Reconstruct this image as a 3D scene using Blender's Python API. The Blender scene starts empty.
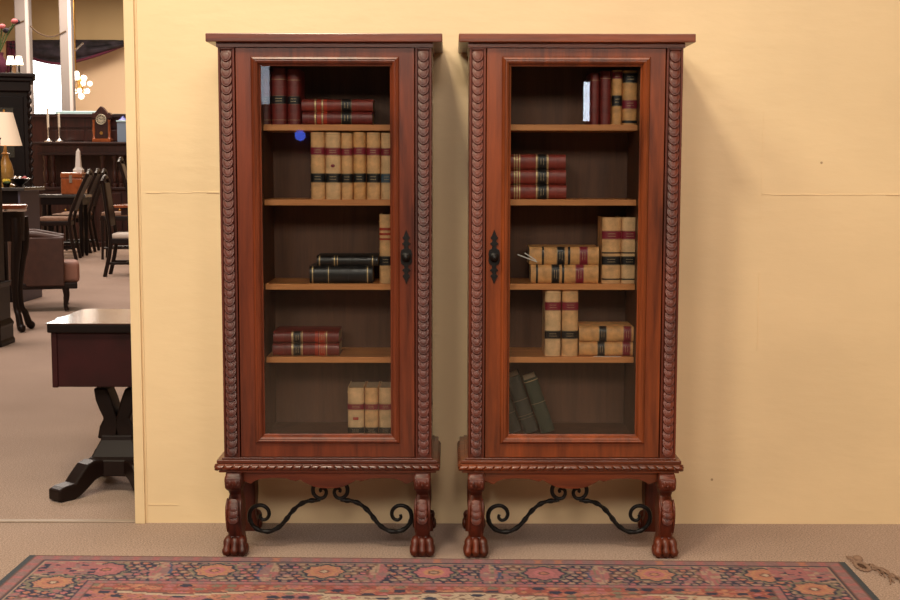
import bpy, bmesh, math, random
from mathutils import Vector, Matrix
random.seed(7)
C = bpy.context.scene.collection
PI = math.pi
# ---------------------------------------------------------------- camera
F_PX = 1285.0; TH = math.atan(130/1285); EYE = 1.36; ROLL = math.radians(0.1)
cam = bpy.data.cameras.new('camera'); camo = bpy.data.objects.new('camera', cam); C.objects.link(camo)
cam.sensor_width = 36; cam.lens = F_PX/900*36; cam.clip_end = 200; cam.clip_start = 0.05
camo.matrix_world = Matrix.Translation((0,0,EYE)) @ Matrix.Rotation(PI/2-TH,4,'X') @ Matrix.Rotation(ROLL,4,'Z')
bpy.context.scene.camera = camo
# ---------------------------------------------------------------- world, lights, exposure
sc = bpy.context.scene
sc.view_settings.view_transform = 'Standard'; sc.view_settings.look = 'None'
sc.view_settings.gamma = 1; sc.view_settings.use_curve_mapping = False
sc.view_settings.exposure = 0.0
w = bpy.data.worlds.new('world'); sc.world = w; w.use_nodes = True
w.node_tree.nodes['Background'].inputs[0].default_value = (1,.8,.6,1)
w.node_tree.nodes['Background'].inputs[1].default_value = 0.05
def area(name, loc, size, energy, col=(1,.80,.56), rot=(0,0,0), sy=None):
    l = bpy.data.lights.new(name,'AREA'); l.energy = energy; l.color = col; l.size = size
    if sy: l.shape = 'RECTANGLE'; l.size_y = sy
    o = bpy.data.objects.new(name,l); C.objects.link(o); o.location = loc; o.rotation_euler = rot; return o
area('key_ceiling_light', (-0.85,2.15,4.6), 0.5, 112, (1,.85,.63))
area('left_ceiling_light', (-2.6,2.6,4.7), 1.6, 130, (1,.92,.68))
area('overhead_ceiling_light', (1.2,2.2,4.8), 2.2, 60, (1,.84,.68))
def spot(name, loc, aim, energy, col, deg, blend=.8, rad=.8):
    l = bpy.data.lights.new(name,'SPOT'); l.energy=energy; l.color=col; l.spot_size=math.radians(deg); l.spot_blend=blend; l.shadow_soft_size=rad
    o = bpy.data.objects.new(name,l); C.objects.link(o); o.location=loc
    o.rotation_euler=(Vector(aim)-Vector(loc)).to_track_quat('-Z','Y').to_euler()
for sx,tx,e in ((-2.4,-1.0,560),(0.1,0.2,520),(2.6,1.3,380)): spot('added_fill_spot',(sx,-3.8,4.4),(tx,4.86,1.0),e,(1,.87,.74),48)  # unseen spots added to light wall and books, sparing the floor behind camera
area('showroom_ceiling_light', (-4.5,10,4.9), 2.5, 260, (1,.86,.76))
area('showroom_ceiling_light', (-5.5,16,4.9), 3, 300, (1,.86,.76))
area('showroom_ceiling_light', (-6.5,23,4.9), 3, 420, (1,.84,.68))
# ---------------------------------------------------------------- pixel -> place
def ray(px,py):
    x=px-450; y=py-300; c=math.cos(ROLL); s=math.sin(ROLL)
    x,y = x*c+y*s, -x*s+y*c
    a=x/F_PX; b=-y/F_PX
    return a, math.cos(TH)+b*math.sin(TH), -math.sin(TH)+b*math.cos(TH)
def at(px,py,Y):
    a,dy,dz=ray(px,py); t=Y/dy; return (a*t, EYE+dz*t)
def X(px,py,Y): return at(px,py,Y)[0]
def Z(px,py,Y): return at(px,py,Y)[1]
def fl(px,py):
    a,dy,dz=ray(px,py); t=-EYE/dz; return (a*t, dy*t)
# ---------------------------------------------------------------- materials
def mat(name, col, rough=.5, metal=0, spec=.5, coat=0, emit=None, es=0, bump=None, var=None, sheen=0):
    m = bpy.data.materials.new(name); m.use_nodes = True; nt=m.node_tree; N=nt.nodes; L=nt.links
    b = N['Principled BSDF']; b.inputs['Base Color'].default_value=(*col,1); b.inputs['Roughness'].default_value=rough
    b.inputs['Metallic'].default_value=metal; b.inputs['Specular IOR Level'].default_value=spec
    b.inputs['Coat Weight'].default_value=coat; b.inputs['Coat Roughness'].default_value=.12
    if sheen: b.inputs['Sheen Weight'].default_value=sheen
    if emit: b.inputs['Emission Color'].default_value=(*emit,1); b.inputs['Emission Strength'].default_value=es
    tc = N.new('ShaderNodeTexCoord')
    if var:   # (scale, amount)
        n=N.new('ShaderNodeTexNoise'); n.inputs['Scale'].default_value=var[0]; n.inputs['Detail'].default_value=4
        L.new(tc.outputs['Object'],n.inputs['Vector'])
        r=N.new('ShaderNodeValToRGB'); r.color_ramp.elements[0].position=.3; r.color_ramp.elements[1].position=.7
        k=var[1]; r.color_ramp.elements[0].color=(*[c*(1-k) for c in col],1); r.color_ramp.elements[1].color=(*[min(1,c*(1+k)) for c in col],1)
        L.new(n.outputs['Fac'],r.inputs[0]); L.new(r.outputs[0],b.inputs['Base Color'])
    if bump:  # (scale, strength, distance)
        n=N.new('ShaderNodeTexNoise'); n.inputs['Scale'].default_value=bump[0]; n.inputs['Detail'].default_value=5
        L.new(tc.outputs['Object'],n.inputs['Vector'])
        u=N.new('ShaderNodeBump'); u.inputs['Strength'].default_value=bump[1]; u.inputs['Distance'].default_value=bump[2]
        L.new(n.outputs['Fac'],u.inputs['Height']); L.new(u.outputs[0],b.inputs['Normal'])
    return m
def wood(name, dark, light, axis='z', rough=.32, coat=.35, scale=1.0):
    m = bpy.data.materials.new(name); m.use_nodes=True; nt=m.node_tree; N=nt.nodes; L=nt.links; b=N['Principled BSDF']
    tc=N.new('ShaderNodeTexCoord'); mp=N.new('ShaderNodeMapping')
    s={'z':(14,14,1.1),'x':(1.1,14,14),'y':(14,1.1,14)}[axis]; mp.inputs['Scale'].default_value=[q*scale for q in s]
    n=N.new('ShaderNodeTexNoise'); n.inputs['Scale'].default_value=1; n.inputs['Detail'].default_value=6; n.inputs['Distortion'].default_value=1.2
    mp2=N.new('ShaderNodeMapping'); mp2.inputs['Scale'].default_value=[q*scale*9 for q in s]
    n2=N.new('ShaderNodeTexNoise'); n2.inputs['Scale'].default_value=1; n2.inputs['Detail'].default_value=3
    mx=N.new('ShaderNodeMath'); mx.operation='MULTIPLY_ADD'; mx.inputs[1].default_value=.35
    r=N.new('ShaderNodeValToRGB'); r.color_ramp.elements[0].position=.45; r.color_ramp.elements[1].position=.9
    r.color_ramp.elements[0].color=(*dark,1); r.color_ramp.elements[1].color=(*light,1)
    L.new(tc.outputs['Object'],mp.inputs[0]); L.new(mp.outputs[0],n.inputs['Vector'])
    L.new(tc.outputs['Object'],mp2.inputs[0]); L.new(mp2.outputs[0],n2.inputs['Vector'])
    L.new(n2.outputs['Fac'],mx.inputs[0]); L.new(n.outputs['Fac'],mx.inputs[2]); L.new(mx.outputs[0],r.inputs[0])
    L.new(r.outputs[0],b.inputs['Base Color'])
    b.inputs['Roughness'].default_value=rough; b.inputs['Coat Weight'].default_value=coat; b.inputs['Coat Roughness'].default_value=.18
    u=N.new('ShaderNodeBump'); u.inputs['Strength'].default_value=.12; u.inputs['Distance'].default_value=.002
    L.new(n2.outputs['Fac'],u.inputs['Height']); L.new(u.outputs[0],b.inputs['Normal'])
    return m
def glassmat():
    m=bpy.data.materials.new('pane_glass'); m.use_nodes=True; nt=m.node_tree; N=nt.nodes; L=nt.links
    N.remove(N['Principled BSDF']); o=N['Material Output']
    t=N.new('ShaderNodeBsdfTransparent'); t.inputs[0].default_value=(.97,.98,.97,1)
    g=N.new('ShaderNodeBsdfGlossy'); g.inputs['Roughness'].default_value=.01
    f=N.new('ShaderNodeFresnel'); f.inputs[0].default_value=1.5; mx=N.new('ShaderNodeMixShader')
    L.new(f.outputs[0],mx.inputs[0]); L.new(t.outputs[0],mx.inputs[1]); L.new(g.outputs[0],mx.inputs[2]); L.new(mx.outputs[0],o.inputs[0])
    return m
M={}
# cabinets
for k,(d,l) in {'l':((.050,.009,.004),(.195,.038,.012)),'r':((.070,.014,.004),(.265,.056,.012))}.items():
    for ax in 'zx': M['cab_'+k+ax]=wood('polished_oak_'+k+ax,d,l,ax)
    M['carve_'+k]=wood('carved_oak_'+k,(d[0]*.55,d[1]*.42,d[2]*.42),(l[0]*.60,l[1]*.44,l[2]*.44),'z',.45,.03)
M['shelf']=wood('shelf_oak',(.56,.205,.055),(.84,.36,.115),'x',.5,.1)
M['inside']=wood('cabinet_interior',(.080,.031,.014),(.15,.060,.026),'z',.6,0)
M['glass']=glassmat()
M['iron']=mat('wrought_iron',(.012,.011,.011),.42,.6,bump=(90,.3,.002))
# books
M['tan']=mat('tan_calf',(.78,.45,.20),.6,var=(28,.28),bump=(120,.2,.001))
M['tan2']=mat('pale_calf',(.80,.52,.27),.65,var=(24,.25),bump=(120,.2,.001))
M['tan3']=mat('ochre_calf',(.74,.39,.145),.55,var=(30,.3),bump=(120,.2,.001))
M['maroon']=mat('maroon_leather',(.19,.022,.018),.42,var=(30,.3),bump=(150,.2,.001))
M['oxblood']=mat('oxblood_leather',(.27,.036,.024),.42,var=(30,.3),bump=(150,.2,.001))
M['dkmaroon']=mat('dark_maroon_leather',(.11,.016,.015),.42,var=(30,.3))
M['black']=mat('black_leather',(.016,.015,.015),.35,var=(30,.3),bump=(150,.2,.001))
M['green']=mat('green_cloth',(.030,.045,.026),.75,var=(40,.2))
M['green2']=mat('grey_green_cloth',(.028,.034,.024),.75,var=(40,.2))
M['lab_black']=mat('black_label',(.010,.009,.010),.4)
M['lab_maroon']=mat('maroon_label',(.25,.018,.035),.4)
M['lab_red']=mat('red_label',(.45,.045,.02),.4)
M['lab_blue']=mat('blue_label',(.05,.09,.13),.5)
M['gilt']=mat('gilt_tooling',(.55,.40,.20),.4,.5)
M['pages']=mat('page_edges',(.55,.42,.27),.8,var=(200,.2))
M['paper']=mat('white_paper',(.8,.78,.72),.7)
# dark furniture
M['mahog']=wood('dark_mahogany',(.010,.003,.003),(.034,.007,.006),'x',.4,.1)
M['mahog_v']=wood('red_mahogany',(.014,.003,.002),(.055,.011,.007),'z',.4,.1)
M['ebony']=mat('ebonised_wood',(.007,.004,.004),.42,spec=.2)
M['ebony2']=mat('near_black_wood',(.011,.005,.004),.42,spec=.25)
M['desk']=mat('oxblood_mahogany',(.026,.003,.004),.5,spec=.3,var=(9,.3))
M['desktop']=mat('polished_table_top',(.09,.035,.025),.12,coat=1)
M['leather_bk']=mat('black_seat_leather',(.010,.010,.014),.36,spec=.4)
M['leather_br']=mat('brown_leather',(.055,.021,.014),.55,var=(14,.2))
M['tanseat']=mat('tan_upholstery',(.22,.12,.075),.7,var=(30,.2))
M['whiteseat']=mat('cream_seat_fabric',(.62,.55,.48),.8)
M['pinkseat']=mat('rose_brown_cushion',(.30,.14,.10),.7)
M['gold']=mat('brass',(.62,.36,.10),.3,.9)
M['silver']=mat('silver',(.7,.68,.66),.2,.9)
M['copper']=mat('polished_cognac_wood',(.30,.075,.022),.22,coat=.6,var=(12,.25))
M['shade']=mat('cream_lamp_shade',(.80,.66,.50),.8,emit=(1,.72,.48),es=.35)
M['shade_on']=mat('lit_candle_shade',(.9,.85,.7),.8,emit=(1,.93,.72),es=2.2)
M['ginger']=mat('mustard_glaze',(.35,.19,.045),.3,coat=.5,var=(10,.4))
M['bulb']=mat('chandelier_globe',(.9,.85,.8),.4,emit=(1,.86,.74),es=3.0)
M['white']=mat('white_stone',(.75,.70,.64),.4)
M['candle']=mat('ivory_candle',(.72,.62,.50),.5)
M['paleblue']=mat('pale_blue_paint',(.45,.66,.70),.4)
M['lantern']=mat('blue_grey_lantern',(.22,.30,.42),.5)
M['bluecap']=mat('blue_lid',(.06,.07,.30),.5)
M['clockface']=mat('clock_dial',(.62,.58,.44),.5)
M['drape']=mat('dark_floral_drape',(.022,.016,.024),.85,var=(5,.9))
M['hem']=mat('plum_drape_hem',(.10,.012,.035),.85)
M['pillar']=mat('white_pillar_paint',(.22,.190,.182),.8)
M['window']=mat('bright_window',(.9,.95,1),.5,emit=(.93,1,.97),es=4.5)
M['rearwin']=mat('rear_daylight_pane',(.9,.95,1),.5,emit=(.78,.86,1),es=14)
M['rearwin2']=mat('dim_daylight_pane',(.9,.95,1),.5,emit=(.75,.82,1),es=3.5)
M['bluelight']=mat('blue_glow',(.1,.2,.9),.5,emit=(.08,.16,1),es=7)
M['green_leaf']=mat('leaf_green',(.05,.09,.02),.6)
M['flower']=mat('yellow_petals',(.65,.48,.04),.6)
M['pinkflower']=mat('pink_petals',(.5,.12,.12),.6)
M['marble']=mat('grey_marble',(.05,.047,.045),.25,coat=.3)
M['bluegrey']=mat('blue_grey_paint',(.085,.078,.115),.5)
M['wire']=mat('dark_wire',(.08,.05,.03),.5)
# ---------------------------------------------------------------- mesh builder
class MB:
    def __init__(s): s.b=bmesh.new()
    def box(s,x0,x1,y0,y1,z0,z1):
        v=[s.b.verts.new(p) for p in [(x0,y0,z0),(x1,y0,z0),(x1,y1,z0),(x0,y1,z0),(x0,y0,z1),(x1,y0,z1),(x1,y1,z1),(x0,y1,z1)]]
        for f in [(0,3,2,1),(4,5,6,7),(0,1,5,4),(1,2,6,5),(2,3,7,6),(3,0,4,7)]: s.b.faces.new([v[i] for i in f])
        return s
    def prism(s,pts,a,b,axis='z'):      # polygon pts (2D) extruded from a to b along axis
        def P(p,q): return {'z':(p[0],p[1],q),'y':(p[0],q,p[1]),'x':(q,p[0],p[1])}[axis]
        A=[s.b.verts.new(P(p,a)) for p in pts]; B=[s.b.verts.new(P(p,b)) for p in pts]; n=len(pts)
        s.b.faces.new(A); s.b.faces.new(B[::-1])
        for i in range(n): s.b.faces.new([A[i],A[(i+1)%n],B[(i+1)%n],B[i]])
        return s
    def rings(s,R,cap=True,closed=False):
        V=[[s.b.verts.new(p) for p in r] for r in R]; n=len(R[0]); m=len(V)
        for i in range(m-1+(1 if closed else 0)):
            a=V[i]; c=V[(i+1)%m]
            for j in range(n): s.b.faces.new([a[j],a[(j+1)%n],c[(j+1)%n],c[j]])
        if cap and not closed: s.b.faces.new(V[0][::-1]); s.b.faces.new(V[-1])
        return s
    def grid(s,G):
        V=[[s.b.verts.new(p) for p in r] for r in G]
        for i in range(len(V)-1):
            for j in range(len(V[0])-1): s.b.faces.new([V[i][j],V[i][j+1],V[i+1][j+1],V[i+1][j]])
        return s
    def lathe(s,prof,c=(0,0,0),n=20,axis='z'):
        R=[]
        for r,z in prof:
            r=max(r,1e-4)
            if axis=='z': R.append([(c[0]+r*math.cos(2*PI*k/n),c[1]+r*math.sin(2*PI*k/n),c[2]+z) for k in range(n)])
            else: R.append([(c[0]+r*math.cos(2*PI*k/n),c[1]+z,c[2]+r*math.sin(2*PI*k/n)) for k in range(n)])
        return s.rings(R)
    def ball(s,c,r,n=12,m=8,sc=(1,1,1)):
        R=[]
        for i in range(m+1):
            t=PI*i/m; q=max(math.sin(t),1e-3)
            R.append([(c[0]+sc[0]*r*q*math.cos(2*PI*k/n),c[1]+sc[1]*r*q*math.sin(2*PI*k/n),c[2]-sc[2]*r*math.cos(t)) for k in range(n)])
        return s.rings(R)
    def tube(s,path,r,n=8,twist=0,square=False):
        P=[Vector(p) for p in path]; R=[]; up=Vector((0,1,0)); L=0
        for i,p in enumerate(P):
            d=(P[min(i+1,len(P)-1)]-P[max(i-1,0)]).normalized()
            if i: L+=(p-P[i-1]).length
            if abs(d.dot(up))>.95: u=Vector((1,0,0))
            else: u=up
            a=d.cross(u).normalized(); b=d.cross(a).normalized()
            rr=r[i] if isinstance(r,(list,tuple)) else r
            ring=[]
            for k in range(n):
                t=2*PI*k/n+twist*L; q=rr
                if square: q=rr/max(abs(math.cos(2*PI*k/n)),abs(math.sin(2*PI*k/n)))**.8
                ring.append(tuple(p+a*(q*math.cos(t))+b*(q*math.sin(t))))
            R.append(ring)
        return s.rings(R)
    def rot(s,angle,axis,c=(0,0,0)):
        bmesh.ops.rotate(s.b,verts=s.b.verts,cent=c,matrix=Matrix.Rotation(angle,3,axis)); return s
    def build(s,name,m,parent=None,bevel=0,smooth=None,seg=2):
        bmesh.ops.recalc_face_normals(s.b,faces=s.b.faces)
        off=Vector((0,0,0)); p=parent
        while p is not None: off+=p.location; p=p.parent
        if off.length: bmesh.ops.translate(s.b,verts=s.b.verts,vec=-off)
        me=bpy.data.meshes.new(name); s.b.to_mesh(me); s.b.free()
        o=bpy.data.objects.new(name,me); C.objects.link(o); me.materials.append(m)
        if parent: o.parent=parent
        if smooth:
            for f in me.polygons: f.use_smooth=True
            me.set_sharp_from_angle(angle=math.radians(smooth))
        if bevel:
            md=o.modifiers.new('bevel','BEVEL'); md.width=bevel; md.segments=seg; md.limit_method='ANGLE'; md.angle_limit=math.radians(50)
        return o
def catmull(P,n=6):
    P=[Vector(p) for p in P]; out=[]
    for i in range(len(P)-1):
        p0=P[max(i-1,0)];p1=P[i];p2=P[i+1];p3=P[min(i+2,len(P)-1)]
        for k in range(n):
            t=k/n; out.append(.5*((2*p1)+(p2-p0)*t+(2*p0-5*p1+4*p2-p3)*t*t+(3*p1-p0-3*p2+p3)*t**3))
    out.append(P[-1]); return out
def thing(name,label,cat,loc=(0,0,0),group=None):
    o=bpy.data.objects.new(name,None); C.objects.link(o); o.location=loc; o.empty_display_size=.1
    o['label']=label; o['category']=cat
    if group: o['group']=group
    return o
def tag(o,label,cat,group=None):
    o['label']=label; o['category']=cat
    if group: o['group']=group
    return o
def struct(o): o['kind']='structure'; return o
def copy_tree(o,parent=None):
    c=o.copy(); C.objects.link(c)
    if parent: c.parent=parent
    for ch in list(o.children): copy_tree(ch,c)
    return c
# ================================================================ SETTING
WY=4.858
def wallmat(name,col,bs=.25):
    m=bpy.data.materials.new(name); m.use_nodes=True; nt=m.node_tree; N=nt.nodes; L=nt.links; b=N['Principled BSDF']
    tc=N.new('ShaderNodeTexCoord'); n=N.new('ShaderNodeTexNoise'); n.inputs['Scale'].default_value=1.7; n.inputs['Detail'].default_value=6
    r=N.new('ShaderNodeValToRGB'); r.color_ramp.elements[0].color=(*[c*.95 for c in col],1); r.color_ramp.elements[1].color=(*[min(1,c*1.05) for c in col],1)
    r.color_ramp.elements[0].position=.35; r.color_ramp.elements[1].position=.65
    L.new(tc.outputs['Object'],n.inputs['Vector']); L.new(n.outputs['Fac'],r.inputs[0])
    # nail specks
    v=N.new('ShaderNodeTexVoronoi'); v.inputs['Scale'].default_value=4.2; L.new(tc.outputs['Object'],v.inputs['Vector'])
    lt=N.new('ShaderNodeMath'); lt.operation='LESS_THAN'; lt.inputs[1].default_value=.022; L.new(v.outputs['Distance'],lt.inputs[0])
    mx=N.new('ShaderNodeMixRGB'); mx.inputs[2].default_value=(.25,.13,.06,1); mf=N.new('ShaderNodeMath'); mf.operation='MULTIPLY'; mf.inputs[1].default_value=.7
    L.new(lt.outputs[0],mf.inputs[0]); L.new(mf.outputs[0],mx.inputs[0]); L.new(r.outputs[0],mx.inputs[1]); L.new(mx.outputs[0],b.inputs['Base Color'])
    b.inputs['Roughness'].default_value=.45
    mp=N.new('ShaderNodeMapping'); mp.inputs['Scale'].default_value=(9,9,26); n2=N.new('ShaderNodeTexNoise'); n2.inputs['Scale'].default_value=1; n2.inputs['Detail'].default_value=5
    L.new(tc.outputs['Object'],mp.inputs[0]); L.new(mp.outputs[0],n2.inputs['Vector'])
    u=N.new('ShaderNodeBump'); u.inputs['Strength'].default_value=bs; u.inputs['Distance'].default_value=.006
    L.new(n2.outputs['Fac'],u.inputs['Height']); L.new(u.outputs[0],b.inputs['Normal'])
    return m
M['wall']=wallmat('cream_wall_paint',(.84,.65,.395))
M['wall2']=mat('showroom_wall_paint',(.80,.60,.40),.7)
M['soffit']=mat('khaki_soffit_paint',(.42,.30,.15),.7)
M['ceil']=mat('ceiling_tile',(.42,.36,.30),.9)
def carpet():
    m=bpy.data.materials.new('tan_carpet'); m.use_nodes=True; nt=m.node_tree; N=nt.nodes; L=nt.links; b=N['Principled BSDF']
    tc=N.new('ShaderNodeTexCoord'); n=N.new('ShaderNodeTexNoise'); n.inputs['Scale'].default_value=170; n.inputs['Detail'].default_value=3
    n2=N.new('ShaderNodeTexNoise'); n2.inputs['Scale'].default_value=1.3; n2.inputs['Detail'].default_value=5
    for q in (n,n2): L.new(tc.outputs['Object'],q.inputs['Vector'])
    r=N.new('ShaderNodeValToRGB'); e=r.color_ramp.elements; e[0].position=.36; e[0].color=(.225,.147,.108,1); e[1].position=.64; e[1].color=(.49,.345,.268,1)
    L.new(n.outputs['Fac'],r.inputs[0])
    r2=N.new('ShaderNodeValToRGB'); r2.color_ramp.elements[0].position=.3; r2.color_ramp.elements[0].color=(.82,.80,.78,1); r2.color_ramp.elements[1].position=.65; r2.color_ramp.elements[1].color=(1,1,1,1)
    L.new(n2.outputs['Fac'],r2.inputs[0])
    mx=N.new('ShaderNodeMixRGB'); mx.blend_type='MULTIPLY'; mx.inputs[0].default_value=1; L.new(r.outputs[0],mx.inputs[1]); L.new(r2.outputs[0],mx.inputs[2]); L.new(mx.outputs[0],b.inputs['Base Color'])
    b.inputs['Roughness'].default_value=.95; b.inputs['Sheen Weight'].default_value=.15
    u=N.new('ShaderNodeBump'); u.inputs['Strength'].default_value=.5; u.inputs['Distance'].default_value=.006; L.new(n.outputs['Fac'],u.inputs['Height']); L.new(u.outputs[0],b.inputs['Normal'])
    return m
M['carpet']=carpet()
XE=-1.209; XR=4.5; XL=-11.5; YB=27.0; YF=-6.0; ZC=5.0
struct(MB().box(XL-.1,XR+.1,YF-.1,YB+.3,-.1,0).build('floor',M['carpet']))
struct(MB().box(XL-.1,XR+.1,YF-.1,YB+.3,ZC,ZC+.1).build('ceiling',M['ceil']))
struct(MB().box(XE,XR,WY,WY+.13,0,ZC).build('wall_center',M['wall']))
struct(MB().box(XL-.1,XL,YF,YB,0,ZC).build('wall_left',M['wall2']))
struct(MB().box(XR,XR+.1,YF,YB,0,ZC).build('wall_right',M['wall2']))
struct(MB().box(XL,XR,YF-.1,YF,0,ZC).build('wall_rear',mat('darkened_rear_wall',(.035,.022,.016),.8)))  # unseen rear wall, coloured dark to keep the glass reflections dim
# corner board, threshold strip and panel seams on the cream wall
struct(MB().box(XE-.004,XE+.034,WY-.012,WY+.14,0,ZC).box(XE+.038,XE+.043,WY-.003,WY,0,ZC).build('trim_1',M['wall'],bevel=.003))
struct(MB().box(XL,XE,WY+.0,WY+.03,0,.006).build('trim_2',mat('threshold_strip',(.36,.28,.22),.6),bevel=.002))
def seam(n,a,b,y):
    mb=MB(); x=a; k=0
    while x<b-.001:
        x2=min(b,x+random.uniform(.03,.09)); z=Z(450,y,WY)+random.uniform(-.0015,.0015); mb.box(x,x2,WY-random.uniform(.001,.003),WY+.001,z,z+.004); x=x2
    struct(mb.build('trim_%d'%n,M['wall'],bevel=.0007))
seam(3,X(146,194,WY),X(219,194,WY),193.5); seam(4,X(762,195,WY),XR,194.5)
zz=[Z(758,y,WY) for y in (350,272,225,110)]
struct(MB().box(X(758,300,WY),X(758,300,WY)+.003,WY-.002,WY+.001,zz[0],zz[1]).box(X(758,300,WY)+.001,X(758,300,WY)+.003,WY-.001,WY+.001,zz[2],zz[3]).build('trim_5',M['wall']))
struct(MB().box(XE+.045,XE+.16,WY-.002,WY+.001,Z(150,505,WY),Z(150,505,WY)+.003).build('trim_6',M['wall']))
# far wall with a bright window and a lower soffit
wx0,wx1=X(26,90,YB),X(64,90,YB); wz0,wz1=Z(50,122,YB),Z(50,46,YB)
struct(MB().box(XL,wx0,YB,YB+.2,0,ZC).box(wx1,XR,YB,YB+.2,0,ZC).box(wx0,wx1,YB,YB+.2,0,wz0).box(wx0,wx1,YB,YB+.2,wz1,ZC).build('wall_far',M['wall2']))
struct(MB().box(wx0,wx1,YB+.08,YB+.1,wz0,wz1).build('window_1',M['window']))
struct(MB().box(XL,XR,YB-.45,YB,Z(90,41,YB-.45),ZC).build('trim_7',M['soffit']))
# daylight windows in the rear wall (seen only as reflections in the glass doors)
def rearwin(n,px,y0,y1,wpx,m='rearwin'):
    D=4.465; path=2*D-YF
    a,dy,dz=ray(px,(y0+y1)/2); t=path/dy; cx=a*t
    z1=EYE+ray(px,y0)[2]/ray(px,y0)[1]*path; z0=EYE+ray(px,y1)[2]/ray(px,y1)[1]*path; hw=wpx/2*path/F_PX
    f=struct(MB().box(cx-hw,cx+hw,YF,YF+.02,z0,z1).build('window_%d'%n,M[m]))
    MB().box(cx-hw-.04,cx+hw+.04,YF,YF+.012,z0-.04,z1+.04).build('window_frame',M['ebony2'],f)
rearwin(2,265,66,104,9,'rearwin2'); rearwin(3,586.5,82,121,6)
def rearlamp():
    path=2*4.465-YF-.1; a,dy,dz=ray(300,135.5); t=path/dy
    o=MB().ball((a*t,YF+.1,EYE+dz*t),.062).build('wall_lamp',M['bluelight'],smooth=60); tag(o,'small blue glowing globe lamp on the rear wall','lamp')
    MB().lathe([(.03,-.1),(.03,-.08),(.012,-.08),(.012,-.04)],(a*t,YF+.1,EYE+dz*t),12,'y').build('bracket',M['iron'],o)
rearlamp()
# ================================================================ BOOKCASES
FRONT=4.452
def scale_disc(mb,cx,y,cz,w,h,d):
    """one overlapping carved scale, lower lip standing proud"""
    R=[]; n=16
    for r,dome in ((1.0,None),(1.0,.05),(.93,.16),(.62,.20),(.57,.36),(.50,.40),(.20,.42),(.02,.42)):
        sh=-.22*h if r<.6 else 0
        ring=[]
        for k in range(n):
            t=2*PI*k/n; lz=r*math.sin(t); lx=r*math.cos(t)
            ax=math.copysign(abs(lx)**.85,lx)
            ring.append((cx+w*ax, y+.003 if dome is None else y-d*(.45-.42*lz+dome), cz+sh+h*lz-(.22*h*r*(1-abs(math.cos(t))) if lz<0 else 0)))
        R.append(ring)
    mb.rings(R)
def iron_path(pts,xc,mirror,Y):
    out=[]
    for px,py in pts:
        x,z=at(px,py,Y); lx=x-(-.4295)
        out.append((xc+(-lx if mirror else lx),Y,z))
    return out
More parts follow.
